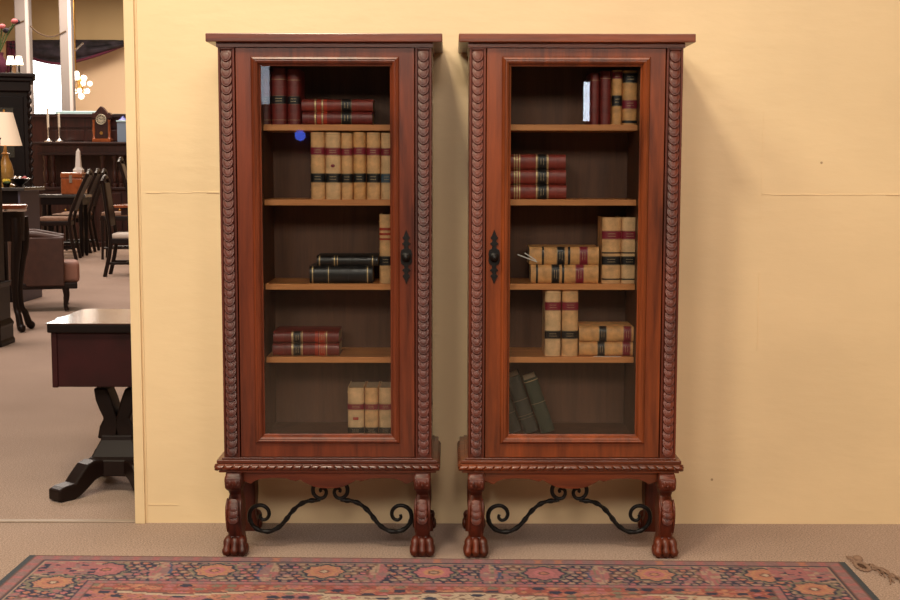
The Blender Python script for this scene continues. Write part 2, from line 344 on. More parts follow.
def bookcase(xc,k,label,handle_side):
    W=.365; z0=.348; z1=1.782
    t=thing('bookcase',label,'bookcase',(xc,4.64,0),'matching glazed bookcases on stands')
    mz,mx_,mc=M['cab_'+k+'z'],M['cab_'+k+'x'],M['carve_'+k]
    # top board
    MB().box(xc-.402,xc+.402,4.425,4.85,1.792,1.821).build('cornice_board',mx_,t,bevel=.003)
    MB().box(xc-.37,xc+.37,4.445,4.83,1.776,1.792).build('frieze_strip',mx_,t)
    for s in (-1,1):
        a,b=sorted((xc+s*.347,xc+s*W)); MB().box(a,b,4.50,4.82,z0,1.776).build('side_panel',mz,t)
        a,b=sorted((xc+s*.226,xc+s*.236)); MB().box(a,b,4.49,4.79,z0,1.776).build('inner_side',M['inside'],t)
        # carved corner post: flat ground, two raised edges, column of scales
        c=xc+s*(W-.028)
        p=MB().box(c-.028,c+.028,FRONT+.004,4.50,z0,1.776).box(c-.028,c-.0205,FRONT-.003,4.49,z0,1.776).box(c+.0205,c+.028,FRONT-.003,4.49,z0,1.776)\
              .box(c-.0205,c+.0205,FRONT-.003,4.49,z0,z0+.018).box(c-.0205,c+.0205,FRONT-.003,4.49,1.768,1.776).build('corner_post',mc,t,bevel=.0015)
        mb=MB(); z=1.752; n=0
        while z>z0+.03:
            scale_disc(mb,c,FRONT+.004,z,.0195,.0210,.0150); z-=.0280; n+=1
        mb.build('carved_scales',mc,p,smooth=35)
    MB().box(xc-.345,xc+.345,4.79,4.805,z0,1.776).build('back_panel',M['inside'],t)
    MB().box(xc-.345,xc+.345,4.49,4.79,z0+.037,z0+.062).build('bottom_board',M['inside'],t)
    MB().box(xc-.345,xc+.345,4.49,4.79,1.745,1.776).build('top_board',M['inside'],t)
    # shelves
    sz=[]
    for y in (124.3,199.3,283.7,356.7):
        zt=Z(330 if k=='l' else 570,y,4.54)-.0005; sz.append(zt)
        MB().box(xc-.2255,xc+.2255,4.54,4.79,zt-.0215,zt).build('shelf',M['shelf'],t,bevel=.0015)
    # door
    dx=.306; d=t
    R=[]; zb_,zt_=z0+.004,1.775
    for s_,y in ((0,4.476),(0,4.4535),(.0575,4.4535),(.0575,4.476)):
        q=s_/.0575; R.append([(xc-.306+s_,y,zb_+q*(.409-zb_)),(xc+.306-s_,y,zb_+q*(.409-zb_)),(xc+.306-s_,y,zt_-q*(zt_-1.739)),(xc-.306+s_,y,zt_-q*(zt_-1.739))])
    door=MB().rings(R,cap=False,closed=True).build('door',mz,t,bevel=.0015)
    prof=[(-.004,4.460),(-.004,4.452),(.0,4.446),(.006,4.443),(.009,4.446),(.012,4.4455),(.018,4.449),(.022,4.455),(.024,4.462),(.028,4.464),(.028,4.478),(-.004,4.478)]
    R=[]
    for s_,y in prof: R.append([(xc-.25+s_,y,.405+s_),(xc+.25-s_,y,.405+s_),(xc+.25-s_,y,1.742-s_),(xc-.25+s_,y,1.742-s_)])
    MB().rings(R,cap=False,closed=True).build('door_moulding',mz,door)
    MB().box(xc-.224,xc+.224,4.468,4.471,.431,1.716).build('glass_pane',M['glass'],door)
    # escutcheon and knob
    hx=xc+handle_side*.2775; hz=Z(406 if handle_side>0 else 492,257,4.45)
    half=[(0,.019),(.012,.020),(.024,.017),(.030,.008),(.038,.0065),(.044,.013),(.047,.015),(.051,.009),(.058,.0055),(.064,.012),(.068,.013),(.073,.0085),(.082,.005),(.095,.0)]
    up=[(hx+w_,hz+z_) for z_,w_ in half]; 
    pts=up+[(hx-w_,hz+z_) for z_,w_ in half[::-1][1:]]+[(hx-w_,hz-z_) for z_,w_ in half[1:]]+[(hx+w_,hz-z_) for z_,w_ in half[::-1][1:-1]]
    h=MB().prism(pts,4.449,4.4545,'y').build('lock_plate',M['iron'],door,bevel=.001)
    MB().lathe([(.015,-.0),(.017,-.004),(.013,-.010),(.006,-.012),(.006,-.018),(.0105,-.022),(.011,-.028),(.007,-.033),(.001,-.034)],(hx,4.449,hz),16,'y').build('door_knob',M['iron'],door,smooth=50)
    # ledge with gadrooned edge
    xk=xc; xc=xk-(.005 if k=='r' else .001)
    zl=.345; LW=.388; yf=4.432
    MB().box(xc-LW,xc+LW,yf,4.845,zl-.012,zl).box(xc-LW+.006,xc+LW-.006,yf+.006,4.84,zl-.046,zl-.012).box(xc-.372,xc+.372,4.445,4.84,zl,zl+.006).build('ledge',mx_,t,bevel=.002)
    mb=MB(); nl=26; pitch=2*(LW+.008)/nl
    def gad(p0,p1,nrm,n,flip=None):
        G=[]; per=14; N_=n*per
        for i in range(N_+1):
            u=i/N_; row=[]
            for j in range(9):
                v=j/8; ang=PI*(v)            # top to bottom, half-round
                sgn=(1 if u<.5 else -1) if flip is None else flip
                ph=u*n+sgn*(v-.5)*.8
                b=min(1,abs(math.sin(PI*ph))*2.2)**.6
                out=.000+(.011*b)*math.sin(ang)**.7+.002*math.sin(ang); zz_=zl-.013-.024*v
                row.append((p0[0]+(p1[0]-p0[0])*u+nrm[0]*out,p0[1]+(p1[1]-p0[1])*u+nrm[1]*out,zz_))
            G.append(row)
        mb.grid(G)
    gad((xc-LW-.006,yf-.0),(xc+LW+.006,yf-.0),(0,-1),nl)
    gad((xc-LW+.004,4.84),(xc-LW+.004,yf-.008),(-1,0),13,1); gad((xc+LW-.004,yf-.008),(xc+LW-.004,4.84),(1,0),13,-1)
    mb.build('gadrooned_edge',M['cab_'+k+'x'],t,smooth=40)
    xc=xk
    # apron: shaped lower edge with a centre drop
    pts=[(-.36,.302),(.36,.302)]
    low=[(.335,.268),(.30,.262),(.275,.252),(.262,.262),(.24,.270),(.20,.274),(.15,.272),(.115,.262),(.10,.268),(.085,.258),(.055,.243),(.03,.238),(0,.236)]
    pts+= low + [(-x,z) for x,z in low[::-1][1:]]
    MB().prism([(xc+x,z) for x,z in pts],4.462,4.482,'y').build('apron',mx_,t,bevel=.002)
    MB().prism([(xc+x,z) for x,z in pts],4.80,4.815,'y').build('back_apron',mx_,t,bevel=.002)
    # legs
    for s in (-1,1):
        c=xc+(.002 if k=='l' else -.003)+s*(.331 if k=='l' else .3345); FY=4.403 if k=='l' else 4.395
        for back in (0,1):
            sec=[(.300,.016,.10,.029),(.292,.012,.10,.030),(.286,.004,.10,.032),(.276,.000,.10,.032),(.262,.000,.095,.031),(.250,.004,.090,.0305),(.241,.016,.088,.028),(.232,.036,.088,.024),(.218,.044,.090,.0215),(.209,.036,.094,.023),(.200,.022,.098,.026),(.185,.012,.10,.0275),(.165,.008,.10,.0285),(.140,.010,.10,.029),(.115,.016,.10,.0285),(.090,.026,.098,.027),(.070,.034,.096,.026),(.058,.030,.095,.029),(.040,.024,.09,.034),(.0,.022,.088,.036)]
            mb=MB(); R=[]
            for z_,f_,b_,hw in sec:
                y_f=FY+f_; y_b=FY+.015+b_
                if back: y_f,y_b=4.835-b_,4.835-f_
                q=.006
                R.append([(c-hw*.93,y_f+q,z_),(c-hw*.93+q,y_f,z_),(c+hw*.93-q,y_f,z_),(c+hw*.93,y_f+q,z_),(c+hw*.93,y_b-q,z_),(c+hw*.93-q,y_b,z_),(c-hw*.93+q,y_b,z_),(c-hw*.93,y_b-q,z_)])
            mb.rings(R)
            leg=mb.build('leg',mc,t,smooth=40)
            cy=(FY+.002,4.50) if not back else (4.75,4.833)
            MB().box(c-.029,c+.029,cy[0],cy[1],.247,.289).build('capital',mc,leg,bevel=.007,seg=3)
            fy=(lambda y: FY+y) if not back else (lambda y: 4.835-y)
            mb=MB()
            for tx in (-.026,0,.026):
                P=catmull([(c+tx*.8,fy(.050),.064),(c+tx*.95,fy(.030),.050),(c+tx*1.05,fy(.018),.033),(c+tx*1.12,fy(.013),.018),(c+tx*1.16,fy(.010),.008)],3)
                n_=len(P); RD=[.011,.014,.0165,.0168,.0150,.0128,.0125,.0145,.0158,.0150,.0120,.0100,.0075]
                mb.tube(P,RD[:n_],10)
            mb.ball((c-.036,fy(.05),.022),.016,sc=(.6,1.4,1.3)).ball((c+.036,fy(.05),.022),.016,sc=(.6,1.4,1.3))
            mb.build('claw_foot',mc,leg,smooth=60)
            if not back:
                mb=MB()
                for z_,y_,w_,h_ in ((.197,.014,.018,.013),(.182,.007,.0195,.015),(.164,.002,.020,.016),(.143,.003,.020,.016)):
                    scale_disc(mb,c,FY+y_+.0015,z_,w_,h_,.0120)
                for q in (-1,1):      # side beads and capital volutes
                    mb.tube([(c+q*.0240,FY+y,z) for y,z in ((.030,.208),(.021,.199),(.010,.183),(.006,.160),(.009,.137),(.016,.112),(.026,.090))],[.002,.0035,.005,.005,.005,.0045,.003],8)
                    mb.ball((c+q*.0235,FY+.002,.268),.006,sc=(.6,.6,2.2)).ball((c+q*.011,FY+.0005,.268),.0085,sc=(.9,.5,1.3)).ball((c+q*.018,FY+.0005,.260),.006,sc=(.8,.5,1.2)).ball((c,FY+.0005,.258),.0075,sc=(.8,.5,1.3))
                mb.build('carved_leaf',mc,leg,smooth=45)
    # wrought iron scroll stretchers
    small=[(342,483),(345.5,484.5),(347.5,488.5),(347,493.5),(344,497),(340,498.3),(336.3,497),(334.3,493),(335.2,489.5),(338,488.3),(340.3,490),(339.5,492)]
    bar=[(340.5,499.5),(345,500.4),(351,500.8),(358,503),(364,507),(369.5,512.5),(374,518.5),(379,524.5),(385,529),(392,531.6),(400,531),(406.5,527.5),(410.8,521),(411.3,514),(408.5,508.5),(403,505.6),(397.3,506),(393,509.5),(391.8,514.5),(394,518.8),(398,520),(400.8,517.5),(400.3,514.5)]
    for mir in (False,True):
        a=catmull(iron_path(small,xc,mir,4.53),5); b=catmull(iron_path(bar,xc,mir,4.53),5)
        ra=[.0075-.002*i/len(a) for i in range(len(a))]; rb=[(.0068 if i<30 else .0078)-(.0022*max(0,(i-70)/40)) for i in range(len(b))]
        MB().tube(a,ra,8).tube(b,rb,8,twist=0,square=False).build('iron_scroll',M['iron'],t,smooth=50)
        # twisted ridge on the straight run
        e=b[4:62]; mb=MB()
        for ph in (0,PI):
            P=[]
            for i,p in enumerate(e):
                d=(e[min(i+1,len(e)-1)]-e[max(i-1,0)]).normalized(); u=Vector((0,1,0)); n_=d.cross(u); ang=i*.42+ph
                P.append(p+u*(.0058*math.cos(ang))+n_*(.0058*math.sin(ang)))
            mb.tube(P,.0036,6)
        mb.build('twisted_rib',M['iron'],t,smooth=50)
    return t,sz
XC1,XC2=-.4295,.4305
bc1,SZ1=bookcase(XC1,'l','tall red-brown glazed bookcase on the left, lock plate on its right stile',1)
bc2,SZ2=bookcase(XC2,'r','tall red-brown glazed bookcase on the right, lock plate on its left stile',-1)
BOT1=.348+.062; BOT2=BOT1
# ================================================================ BOOKS
def book(label,cat_mat,x0,x1,z0,z1,Y,depth,lay=False,bands=(),group=None,tilt=0,raised=(),yaw=0,name='book'):
    if lay: H=x1-x0; T=z1-z0; loc=(x0,Y,(z0+z1)/2)
    else: H=z1-z0; T=x1-x0; loc=((x0+x1)/2,Y,z0)
    T-=.0008; b=min(T*.28,.011); tk=.0028
    root=thing(name,label,'book',(0,0,0),group)
    def arc(off,half=T/2,n=10):
        out=[]
        for i in range(n+1):
            x=-half+2*half*i/n; out.append((x*(1+off/half), b-off-b*math.sqrt(max(0,1-(x/half)**2))))
        return out
    # cover: two boards and the rounded spine
    pts=arc(0)+[(T/2,depth),(T/2-tk,depth),(T/2-tk,b+.004),(-T/2+tk,b+.004),(-T/2+tk,depth),(-T/2,depth)]
    MB().prism(pts,0,H).build('cover',M[cat_mat],root,smooth=40)
    MB().box(-T/2+tk,T/2-tk,b+.004,depth-.004,.003,H-.003).build('pages',M['pages'],root)
    gl=MB(); ng=0
    for f0,f1,mm in bands:
        za,zb=f0*H,f1*H; o_=.0010
        if mm=='gilt':
            gl.prism(arc(.0013)+[(T/2+.0013,b+.003),(-T/2-.0013,b+.003)],za,zb); ng+=1; continue
        MB().prism(arc(o_)+[(T/2+o_,b+.003),(-T/2-o_,b+.003)],za,zb).build('title_label' if (f1-f0)>.06 else 'spine_band',M[mm],root,smooth=40)
        if (f1-f0)>.06:
            for q in ((za+.0012),(zb-.0020)):
                gl.prism([(p[0]*.97,p[1]) for p in arc(.0016)]+[(T/2*.97,b),(-T/2*.97,b)],q,q+.0008); ng+=1
            rows=2
            for r_ in range(rows):      # unreadable rows of gilt lettering
                zc=za+(zb-za)*(.36+.28*r_); xx=-T*.22
                while xx<T*.2:
                    wv=random.uniform(.0012,.0032); yy=b-.0015-b*math.sqrt(max(0,1-((xx)/(T/2))**2)); gl.box(xx,min(xx+wv,T*.24),yy-.0008,yy+.003,zc-.0007,zc+.0009); xx+=wv+.0011; ng+=1
    if ng: gl.build('gilt_tooling',M['gilt'],root)
    else: gl.b.free()
    if raised:
        mb=MB()
        for f in raised: mb.prism(arc(.0016)+[(T/2+.0016,b+.003),(-T/2-.0016,b+.003)],f*H-.0016,f*H+.0016)
        mb.build('raised_bands',M[cat_mat],root,smooth=50)
    root.location=loc
    if lay: root.rotation_euler=(0,PI/2,yaw)
    else: root.rotation_euler=(0,tilt,yaw)
    return root
def up(label,m,px0,px1,py,z0,Y,bands=(),depth=.155,group=None,raised=()):
    ym=(py+Z2Y(z0,Y))/2
    x0=X(px0,ym,Y); x1=X(px1,ym,Y); z1=Z((px0+px1)/2,py,Y)
    return book(label,m,x0,x1,z0,z1,Y,depth,False,bands,group,0,raised)
def Z2Y(z,Y):    # image row of a height at distance Y
    d=Vector((0,Y,z-EYE)); fw=Vector((0,math.cos(TH),-math.sin(TH))); upv=Vector((0,math.sin(TH),math.cos(TH)))
    return 300-F_PX*d.dot(upv)/d.dot(fw)
def lay(label,m,px0,px1,z0,T,Y,bands=(),depth=.16,group=None,raised=(),yaw=0):
    y=Z2Y(z0+T/2,Y); x0=X(px0,y,Y); x1=X(px1,y,Y)
    bb=[((a-px0)/(px1-px0),(b-px0)/(px1-px0),mm) for a,b,mm in bands]
    rr=[(a-px0)/(px1-px0) for a in raised]
    return book(label,m,x0,x1,z0,z0+T,Y,depth,True,bb,group,0,rr,yaw)
YS=4.556
# left case, top shelf
G1='maroon volumes on the top shelf of the left bookcase'
mb_=[(.36,.52,'lab_black'),(.80,.805,'gilt'),(.08,.085,'gilt')]
s=SZ1[0]
up('maroon upright book at the left end of the left top shelf','dkmaroon',258.5,270.3,69,s,YS,mb_,group=G1,raised=(.2,.36,.52,.68,.84))
up('maroon upright book second from left on the left top shelf','maroon',271,286,68,s,YS,mb_,group=G1,raised=(.2,.36,.52,.68,.84))
up('maroon upright book beside the flat pair on the left top shelf','maroon',287,300,69,s,YS,mb_,group=G1,raised=(.2,.36,.52,.68,.84))
lb=[(314.5,316,'gilt'),(317,321,'lab_red'),(321.6,323,'gilt'),(323.5,327,'lab_red'),(341,351.5,'lab_black')]
a=.0455
lay('lower maroon book lying flat on the left top shelf','maroon',302.3,372.3,s,a,YS,lb,group=G1,raised=(308,333,357))
lay('upper maroon book lying flat on the left top shelf','oxblood',301.5,372.8,s+a+.0004,.043,YS,lb,depth=.165,group=G1,raised=(308,333,357))
# left case, second shelf
G2='six tan calf volumes on the second shelf of the left bookcase'
s=SZ1[1]
tb=[(.66,.775,'lab_maroon'),(.25,.39,'lab_black'),(.965,.972,'gilt')]
six=[(310.5,324.6,'tan','first'),(325.2,340.4,'tan2','second'),(341,352.4,'tan','third'),(353,365.6,'tan3','fourth'),(366.4,380,'tan','fifth'),(380.8,392.2,'tan2','sixth')]
notes=['left end of the row of six','red oval stamp on spine, second of six','third from left in the row of six','fourth from left in the row of six','fifth from left in the row of six','right end of the six, by the door stile']
for i,(a0,a1,m_,o_) in enumerate(six):
    bb=list(tb)
    if i==5: bb[1]=(.25,.39,'lab_blue')
    r=up('upright tan calf book, '+notes[i],m_,a0,a1,132+(i%3)*.5,s,YS,bb,group=G2,raised=(.12,.46,.86) if i%2 else (.14,.5,.84))
    if i==1:
        st=MB().ball((0,-.0005,.118),.0075,sc=(1,.25,.75)).build('red_stamp',M['lab_maroon'],smooth=60); st.parent=r
# left case, third shelf
s=SZ1[2]; G3='black volumes lying on the third shelf of the left bookcase'
lay('thick black book lying at the bottom of the pair on the left third shelf','black',309.5,372.5,s,.061,YS,[(312,313,'gilt'),(328,328.8,'gilt'),(367,368,'gilt')],group=G3,raised=(326,330,348,365))
lay('thinner black book lying on top of the thick black one','black',316.7,378,s+.0615,.037,YS,[(319,320,'gilt'),(334,335,'gilt'),(337,337.6,'gilt'),(372,373,'gilt')],depth=.165,group=G3,raised=(333,350,368))
up('lone upright tan book at the right end of the left third shelf','tan',379.2,392,214.6,s,YS,[(.77,.81,'lab_red'),(.70,.735,'lab_red'),(.63,.66,'lab_red'),(.26,.40,'lab_black')],raised=(.5,.9))
# left case, fourth shelf
s=SZ1[3]; G4='maroon pair lying on the fourth shelf of the left bookcase'
lb=[(291.5,293,'gilt'),(293.3,301,'lab_black'),(301.5,302.6,'gilt'),(315,318,'lab_red'),(319,325.3,'lab_red'),(326,327,'gilt')]
lay('lower maroon book of the pair lying on the left fourth shelf','maroon',272.5,339,s,.046,YS,lb,group=G4,raised=(283,308,333))
lay('upper maroon book of the pair lying on the left fourth shelf','maroon',273,338.6,s+.0465,.042,YS,lb,depth=.165,group=G4,raised=(283,308,333))
# left case, bottom
s=BOT1; G5='three tan volumes at the bottom of the left bookcase'
tb=[(.525,.655,'lab_maroon'),(.672,.68,'gilt'),(.505,.513,'gilt'),(.0,.15,'lab_black')]
for i,(a0,a1,m_,n_) in enumerate([(347.6,363.8,'tan2','with a small red stamp, leftmost of three'),(364.5,378,'tan','in the middle of three'),(378.8,392.5,'tan2','rightmost of three, beside the door stile')]):
    r=up('tan book at left case bottom, '+n_,m_,a0,a1,388,s,YS+.01,tb,group=G5,raised=(.9,))
    if i==0: st=MB().box(-.010,.010,-.0015,.003,.052,.063).build('red_stamp',M['lab_red'],bevel=.002); st.parent=r
# right case, top shelf
s=SZ2[0]; G6='upright books on the top shelf of the right bookcase'
up('dark maroon upright book leftmost on the right top shelf','maroon',590.6,599.6,73,s,YS,[(.86,.865,'gilt')],group=G6,raised=(.2,.36,.52,.68,.84))
up('dark maroon upright book second from left on the right top shelf','maroon',600.3,611.3,71,s,YS,[(.86,.865,'gilt')],group=G6,raised=(.2,.36,.52,.68,.84))
up('narrow ochre book with maroon top label on the right top shelf','tan3',612.3,622.3,70,s,YS,[(.84,.97,'lab_maroon'),(.34,.54,'lab_black')],group=G6,raised=(.7,.15))
up('wide ochre book with black top label at the right end of the top shelf','tan3',623,637.6,70.5,s,YS,[(.77,.96,'lab_black'),(.29,.46,'lab_maroon'),(.03,.08,'lab_black')],group=G6,raised=(.62,.15))
# right case, second shelf: three lying maroon
s=SZ2[1]; G7='three maroon volumes lying on the second shelf of the right bookcase'
for i,(n_) in enumerate(('bottom','middle','top')):
    lb=[(514,515.2,'gilt'),(516.5,517.7,'gilt'),(519,520.2,'gilt'),(536,537.2,'gilt'),(537.5,547,'lab_black'),(547.3,548.5,'gilt')]
    lay('oxblood leather book with black label, %s of the stack of three'%n_,'oxblood',509.5,566.3-.3*i,s+i*.0530,.0520,YS,lb,group=G7,raised=(529,556),depth=.16+.004*i)
# right case, third shelf
s=SZ2[2]; G8='tan volumes on the third shelf of the right bookcase'
lay('lower tan law book of the lying pair on the right third shelf','tan3',531,598.5,s,.066,YS,[(536,538,'lab_black'),(551.5,559.5,'lab_black'),(562,564.3,'lab_black'),(575.5,584,'lab_maroon')],group=G8,raised=(545,590))
ob=lay('upper tan law book of the lying pair, its end board peeling','tan3',529.5,599,s+.0665,.063,YS,[(542,544,'lab_black'),(557,565,'lab_black'),(568,570.3,'lab_black'),(579.5,588,'lab_maroon')],depth=.165,group=G8,raised=(550,594))
for n_,a0,a1,m_ in (('left',602.3,621,'tan'),('right',621.8,637.5,'tan2')):
    up('%s upright tan law book of the pair on the right third shelf'%n_,m_,a0,a1,217.5,s,YS,[(.67,.80,'lab_maroon'),(.455,.475,'lab_black'),(.28,.415,'lab_black'),(.055,.075,'lab_black')],group=G8,raised=(.6,.9))
mb=MB()
for q,(e0,e1) in enumerate((((517.5,255),(537,262.5)),((524.5,253.5),(536,261)))):
    x0,z0=at(*e0,YS-.004); x1,z1=at(*e1,YS-.004)
    mb.prism([(x0,z0),(x1,z1),(x1+.001,z1+.004),(x0+.001,z0+.0035)],YS-.004-q*.001,YS-.0034-q*.001,'y')
tag(mb.build('torn_strip',M['paper']),'torn white strips sticking out between the lying tan books','paper')
# right case, fourth shelf
s=SZ2[3]; G9='tan volumes on the fourth shelf of the right bookcase'
for n_,a0,a1,m_ in (('left',545.2,561,'tan2'),('right',562.2,578.3,'tan')):
    up('%s upright tan law book of the pair on the right fourth shelf'%n_,m_,a0,a1,290,s,YS,[(.69,.82,'lab_maroon'),(.26,.385,'lab_black'),(.94,.945,'gilt')],group=G9,raised=(.55,.12))
lay('lower tan law book of the lying pair on the right fourth shelf','tan3',579.2,633,s,.051,YS,[(597.5,605,'lab_black'),(622.5,630.5,'lab_maroon')],group=G9,raised=(590,612))
lay('upper tan law book of the lying pair on the right fourth shelf','tan3',579.2,634.4,s+.0515,.055,YS,[(599,606.8,'lab_black'),(623.5,631.5,'lab_maroon')],depth=.165,group=G9,raised=(590,614))
x0,x1=X(593,356,4.548),X(621,356,4.548)
tag(MB().prism([(x0,4.541),(x1,4.5415),(x1-.006,4.551),(x0+.01,4.5535)],s+.0002,s+.0014).build('paper_slip',M['paper']),'small white paper slip lying on shelf before tan books','paper')
# right case, bottom: three leaning green books
s=BOT2; G10='green volumes leaning at the bottom of the right bookcase'
for n_,bl,br,H_,m_,bb in (('rightmost of three',539.5,555,.205,'green',[(.55,.553,'gilt'),(.96,.97,'gilt')]),('middle of three',522.5,538.5,.212,'green2',[(.58,.583,'gilt'),(.26,.262,'gilt'),(.31,.313,'gilt')]),('leftmost of three, mostly behind the door frame',506,521.5,.205,'green2',[(.35,.353,'gilt')])):
    xa=X(bl,434,YS+.01); xb=X(br,434,YS+.01); ang=math.radians(19); T=(xb-xa)*math.cos(ang)-.002
    r=book('green cloth book leaning left, '+n_,m_,-T/2,T/2,0,H_,YS+.01,.15,False,bb,G10)
    r.rotation_euler=(0,-ang,0); r.location=(xb-T/2*math.cos(ang),YS+.01,s+.0005+T/2*math.sin(ang))
# ================================================================ RUG
def rug():
    (ax,ay),(bx,by)=fl(30,557.5),fl(844.5,564.5)
    A=Vector((ax,ay)); B=Vector((bx,by)); U=(B-A); Wd=U.length; U.normalize(); V=Vector((U.y,-U.x))   # V towards the camera
    RU0=.315; RV0=.297; Dp=1.9; cell=.006; nu=int(Wd/cell); nv=int(Dp/cell)
    rnd=random.Random(3)
    hsh=lambda i,j,k=0: (math.sin(i*127.1+j*311.7+k*74.7)*43758.5453)%1
    navy=(.028,.030,.062); rose=(.35,.13,.14); mauve=(.26,.145,.15); salmon=(.42,.17,.12); orange=(.46,.22,.13); pink=(.44,.15,.165)
    cream=(.48,.36,.27); brown=(.15,.075,.065); grn=(.19,.16,.12); red=(.32,.085,.070); tan=(.38,.25,.19); slate=(.050,.060,.075); blue=(.06,.08,.16)
    def rosette(dx,dy,rx,ry,seed):
        t=math.atan2(dy/ry,dx/rx); r=math.hypot(dx/rx,dy/ry)*(1-.08*math.cos(8*t))
        c1,c2,c3=[(orange,salmon,cream),(pink,orange,tan),(rose,pink,salmon),(orange,pink,orange)][seed%4]
        if r<.18: return c3
        if r<.30: return brown
        if r<.55: return c2
        if r<.78: return c1
        if r<.86: return rose
        if r<.97: return c1
        if r<1.12: return navy
        if r<1.25: return grn
        return None
    def border(s,v,seed0):     # s along, v across 0..0.2
        pitch=.371; k=math.floor(s/pitch+.5); d=s-k*pitch
        c=rosette(d,v-.088,.064,.066,(k+seed0)%4)
        if c: return c
        if hsh(int(s/.018),int(v/.015),8)<.06: return tan
        e=abs(d)-pitch/2+0.0
        # palmette at the mid-point, mirrored up and down
        h=abs(e)
        w_=.030+.028*math.sin((v-.02)/.16*PI)
        if h<w_*.55: return (rose,mauve,rose,tan)[int(4*hsh(k,int(v/.025)))] if abs(h-.012)>.004 or hsh(int(v/.02),k,6)<.4 else (grn,mauve)[k%2]
        if h<w_*.72 and hsh(int(v/.016),k,2)>.3: return (navy,blue,brown)[k%3]
        # lattice of little flowers on dark stems
        gx,gy=d/.034,v/.030; ix,iy=math.floor(gx+.5*(math.floor(gy)%2)),math.floor(gy); fx=gx+.5*(iy%2)-ix-.5; fy=gy-iy-.5
        rr=math.hypot(fx,fy*1.0); q=hsh(ix,iy,k)
        if rr<.33: return (rose,tan,pink,mauve,salmon,tan)[int(q*6)]
        if rr<.60 and q>.18: return navy if q>.4 else brown
        if math.sin(gx*2.6+gy*1.7+3*q)>.35: return (grn,navy)[int(q*2)]
        return (mauve if q<.75 else rose)
    def field(u,v):
        # angular medallion outline in cream on red, filled with scattered motifs
        a=abs(((u/.62)%1)-.5)*2; f=v-.05-.05*math.floor(a*6)/6
        if f<0: base=red if hsh(int(u/.05),int(v/.02),5)<.6 else salmon
        elif f<.012: return brown
        elif f<.026 and hsh(int(u/.42),1,7)>.45: return cream
        else: base=cream if hsh(int(u/.36),2,4)>.62 else (salmon if hsh(int(u/.12),int(v/.05),4)>.4 else rose)
        gx,gy=u/.05,v/.035; ix,iy=math.floor(gx),math.floor(gy); r_=math.hypot(gx-ix-.5,(gy-iy-.5)); q=hsh(ix,iy,9)
        if r_<.28*(.6+q): return (brown,orange,pink,grn,rose,navy)[int(q*6)]
        if abs((gx+gy*.7+q)%1-.5)<.07: return brown
        return base
    def col(u,v):
        # u,v metres from the back-left corner; distances to each edge
        dl,dr=u,Wd-u; de=min(dl,dr)
        jag=.0035*math.floor(2*math.sin(u*95)+.5); v2=v; 
        if de<.022: return slate
        du=de-.022
        if v<.006: return brown
        m=min(du,v-.006 if v>.006 else 0)
        along = (u if v-.006<du else v)
        if m<.048:
            q=(along/.07)%1
            if m<.004 or m>.044: return brown
            if abs(q-.5)<.12+abs(m-.024)*6: return rose if hsh(int(along/.07),3)<.88 else salmon
            return mauve
        if m<.056: return navy
        if m<.062: return tan
        if m<.262:
            mm=m-.062
            if v-.006<du: s_=u-RU0
            else: s_=v-RV0-.371
            if du<.262 and v<.40:     # corner has its own rosette, set low
                c=rosette(du-.158,v-RV0,.066,.060,0)
                if c: return c
                if v<.21: return (navy,mauve,rose,mauve,rose,tan)[int(6*hsh(int(u/.022),int(v/.02),4))] if math.sin(u*60+6*math.sin(v*38))>-.2 else rose
            return border(s_,mm,2)
        if m<.268: return navy
        if m<.292:
            q=(along/.045)%1; return rose if q<.6 else mauve
        if m<.297: return brown
        return field(u,v-.30)
    verts=[];cols=[];faces=[]
    for j in range(nv+1):
        for i in range(nu+1):
            u=i*Wd/nu; v=j*Dp/nv; p=A+U*u+V*v
            verts.append((p.x,p.y,.009))
            c=col(min(max(u,0),Wd),v); g=.86+.28*hsh(i,j,1)
            # hand-knotted unevenness
            cols.append([min(1,max(0,q*g*.82)) for q in c]+[1])
    W1=nu+1
    for j in range(nv):
        for i in range(nu): faces.append((j*W1+i,(j+1)*W1+i,(j+1)*W1+i+1,j*W1+i+1))
    base=len(verts); per=[j*W1 for j in range(nv+1)]+[nv*W1+i for i in range(1,nu+1)]+[j*W1+nu for j in range(nv-1,-1,-1)]+[i for i in range(nu-1,0,-1)]
    for q in per: x,y,z=verts[q]; verts.append((x,y,.0005)); cols.append(cols[q])
    n=len(per)
    for q in range(n): faces.append((per[q],per[(q+1)%n],base+(q+1)%n,base+q))
    me=bpy.data.meshes.new('rug'); me.from_pydata(verts,[],faces); ca=me.color_attributes.new('weave','FLOAT_COLOR','POINT')
    ca.data.foreach_set('color',[x for c in cols for x in c])
    m=bpy.data.materials.new('persian_rug_wool'); m.use_nodes=True; nt=m.node_tree; N=nt.nodes; L=nt.links; b=N['Principled BSDF']
    at_=N.new('ShaderNodeVertexColor'); at_.layer_name='weave'; L.new(at_.outputs[0],b.inputs['Base Color']); b.inputs['Roughness'].default_value=.95
    nn=N.new('ShaderNodeTexNoise'); nn.inputs['Scale'].default_value=260; tc=N.new('ShaderNodeTexCoord'); L.new(tc.outputs['Object'],nn.inputs['Vector'])
    bu=N.new('ShaderNodeBump'); bu.inputs['Strength'].default_value=.4; bu.inputs['Distance'].default_value=.003; L.new(nn.outputs['Fac'],bu.inputs['Height']); L.new(bu.outputs[0],b.inputs['Normal'])
    o=bpy.data.objects.new('rug',me); C.objects.link(o); me.materials.append(m)
    tag(o,'rose and navy oriental rug with rosette border before the bookcases','rug')
rug()
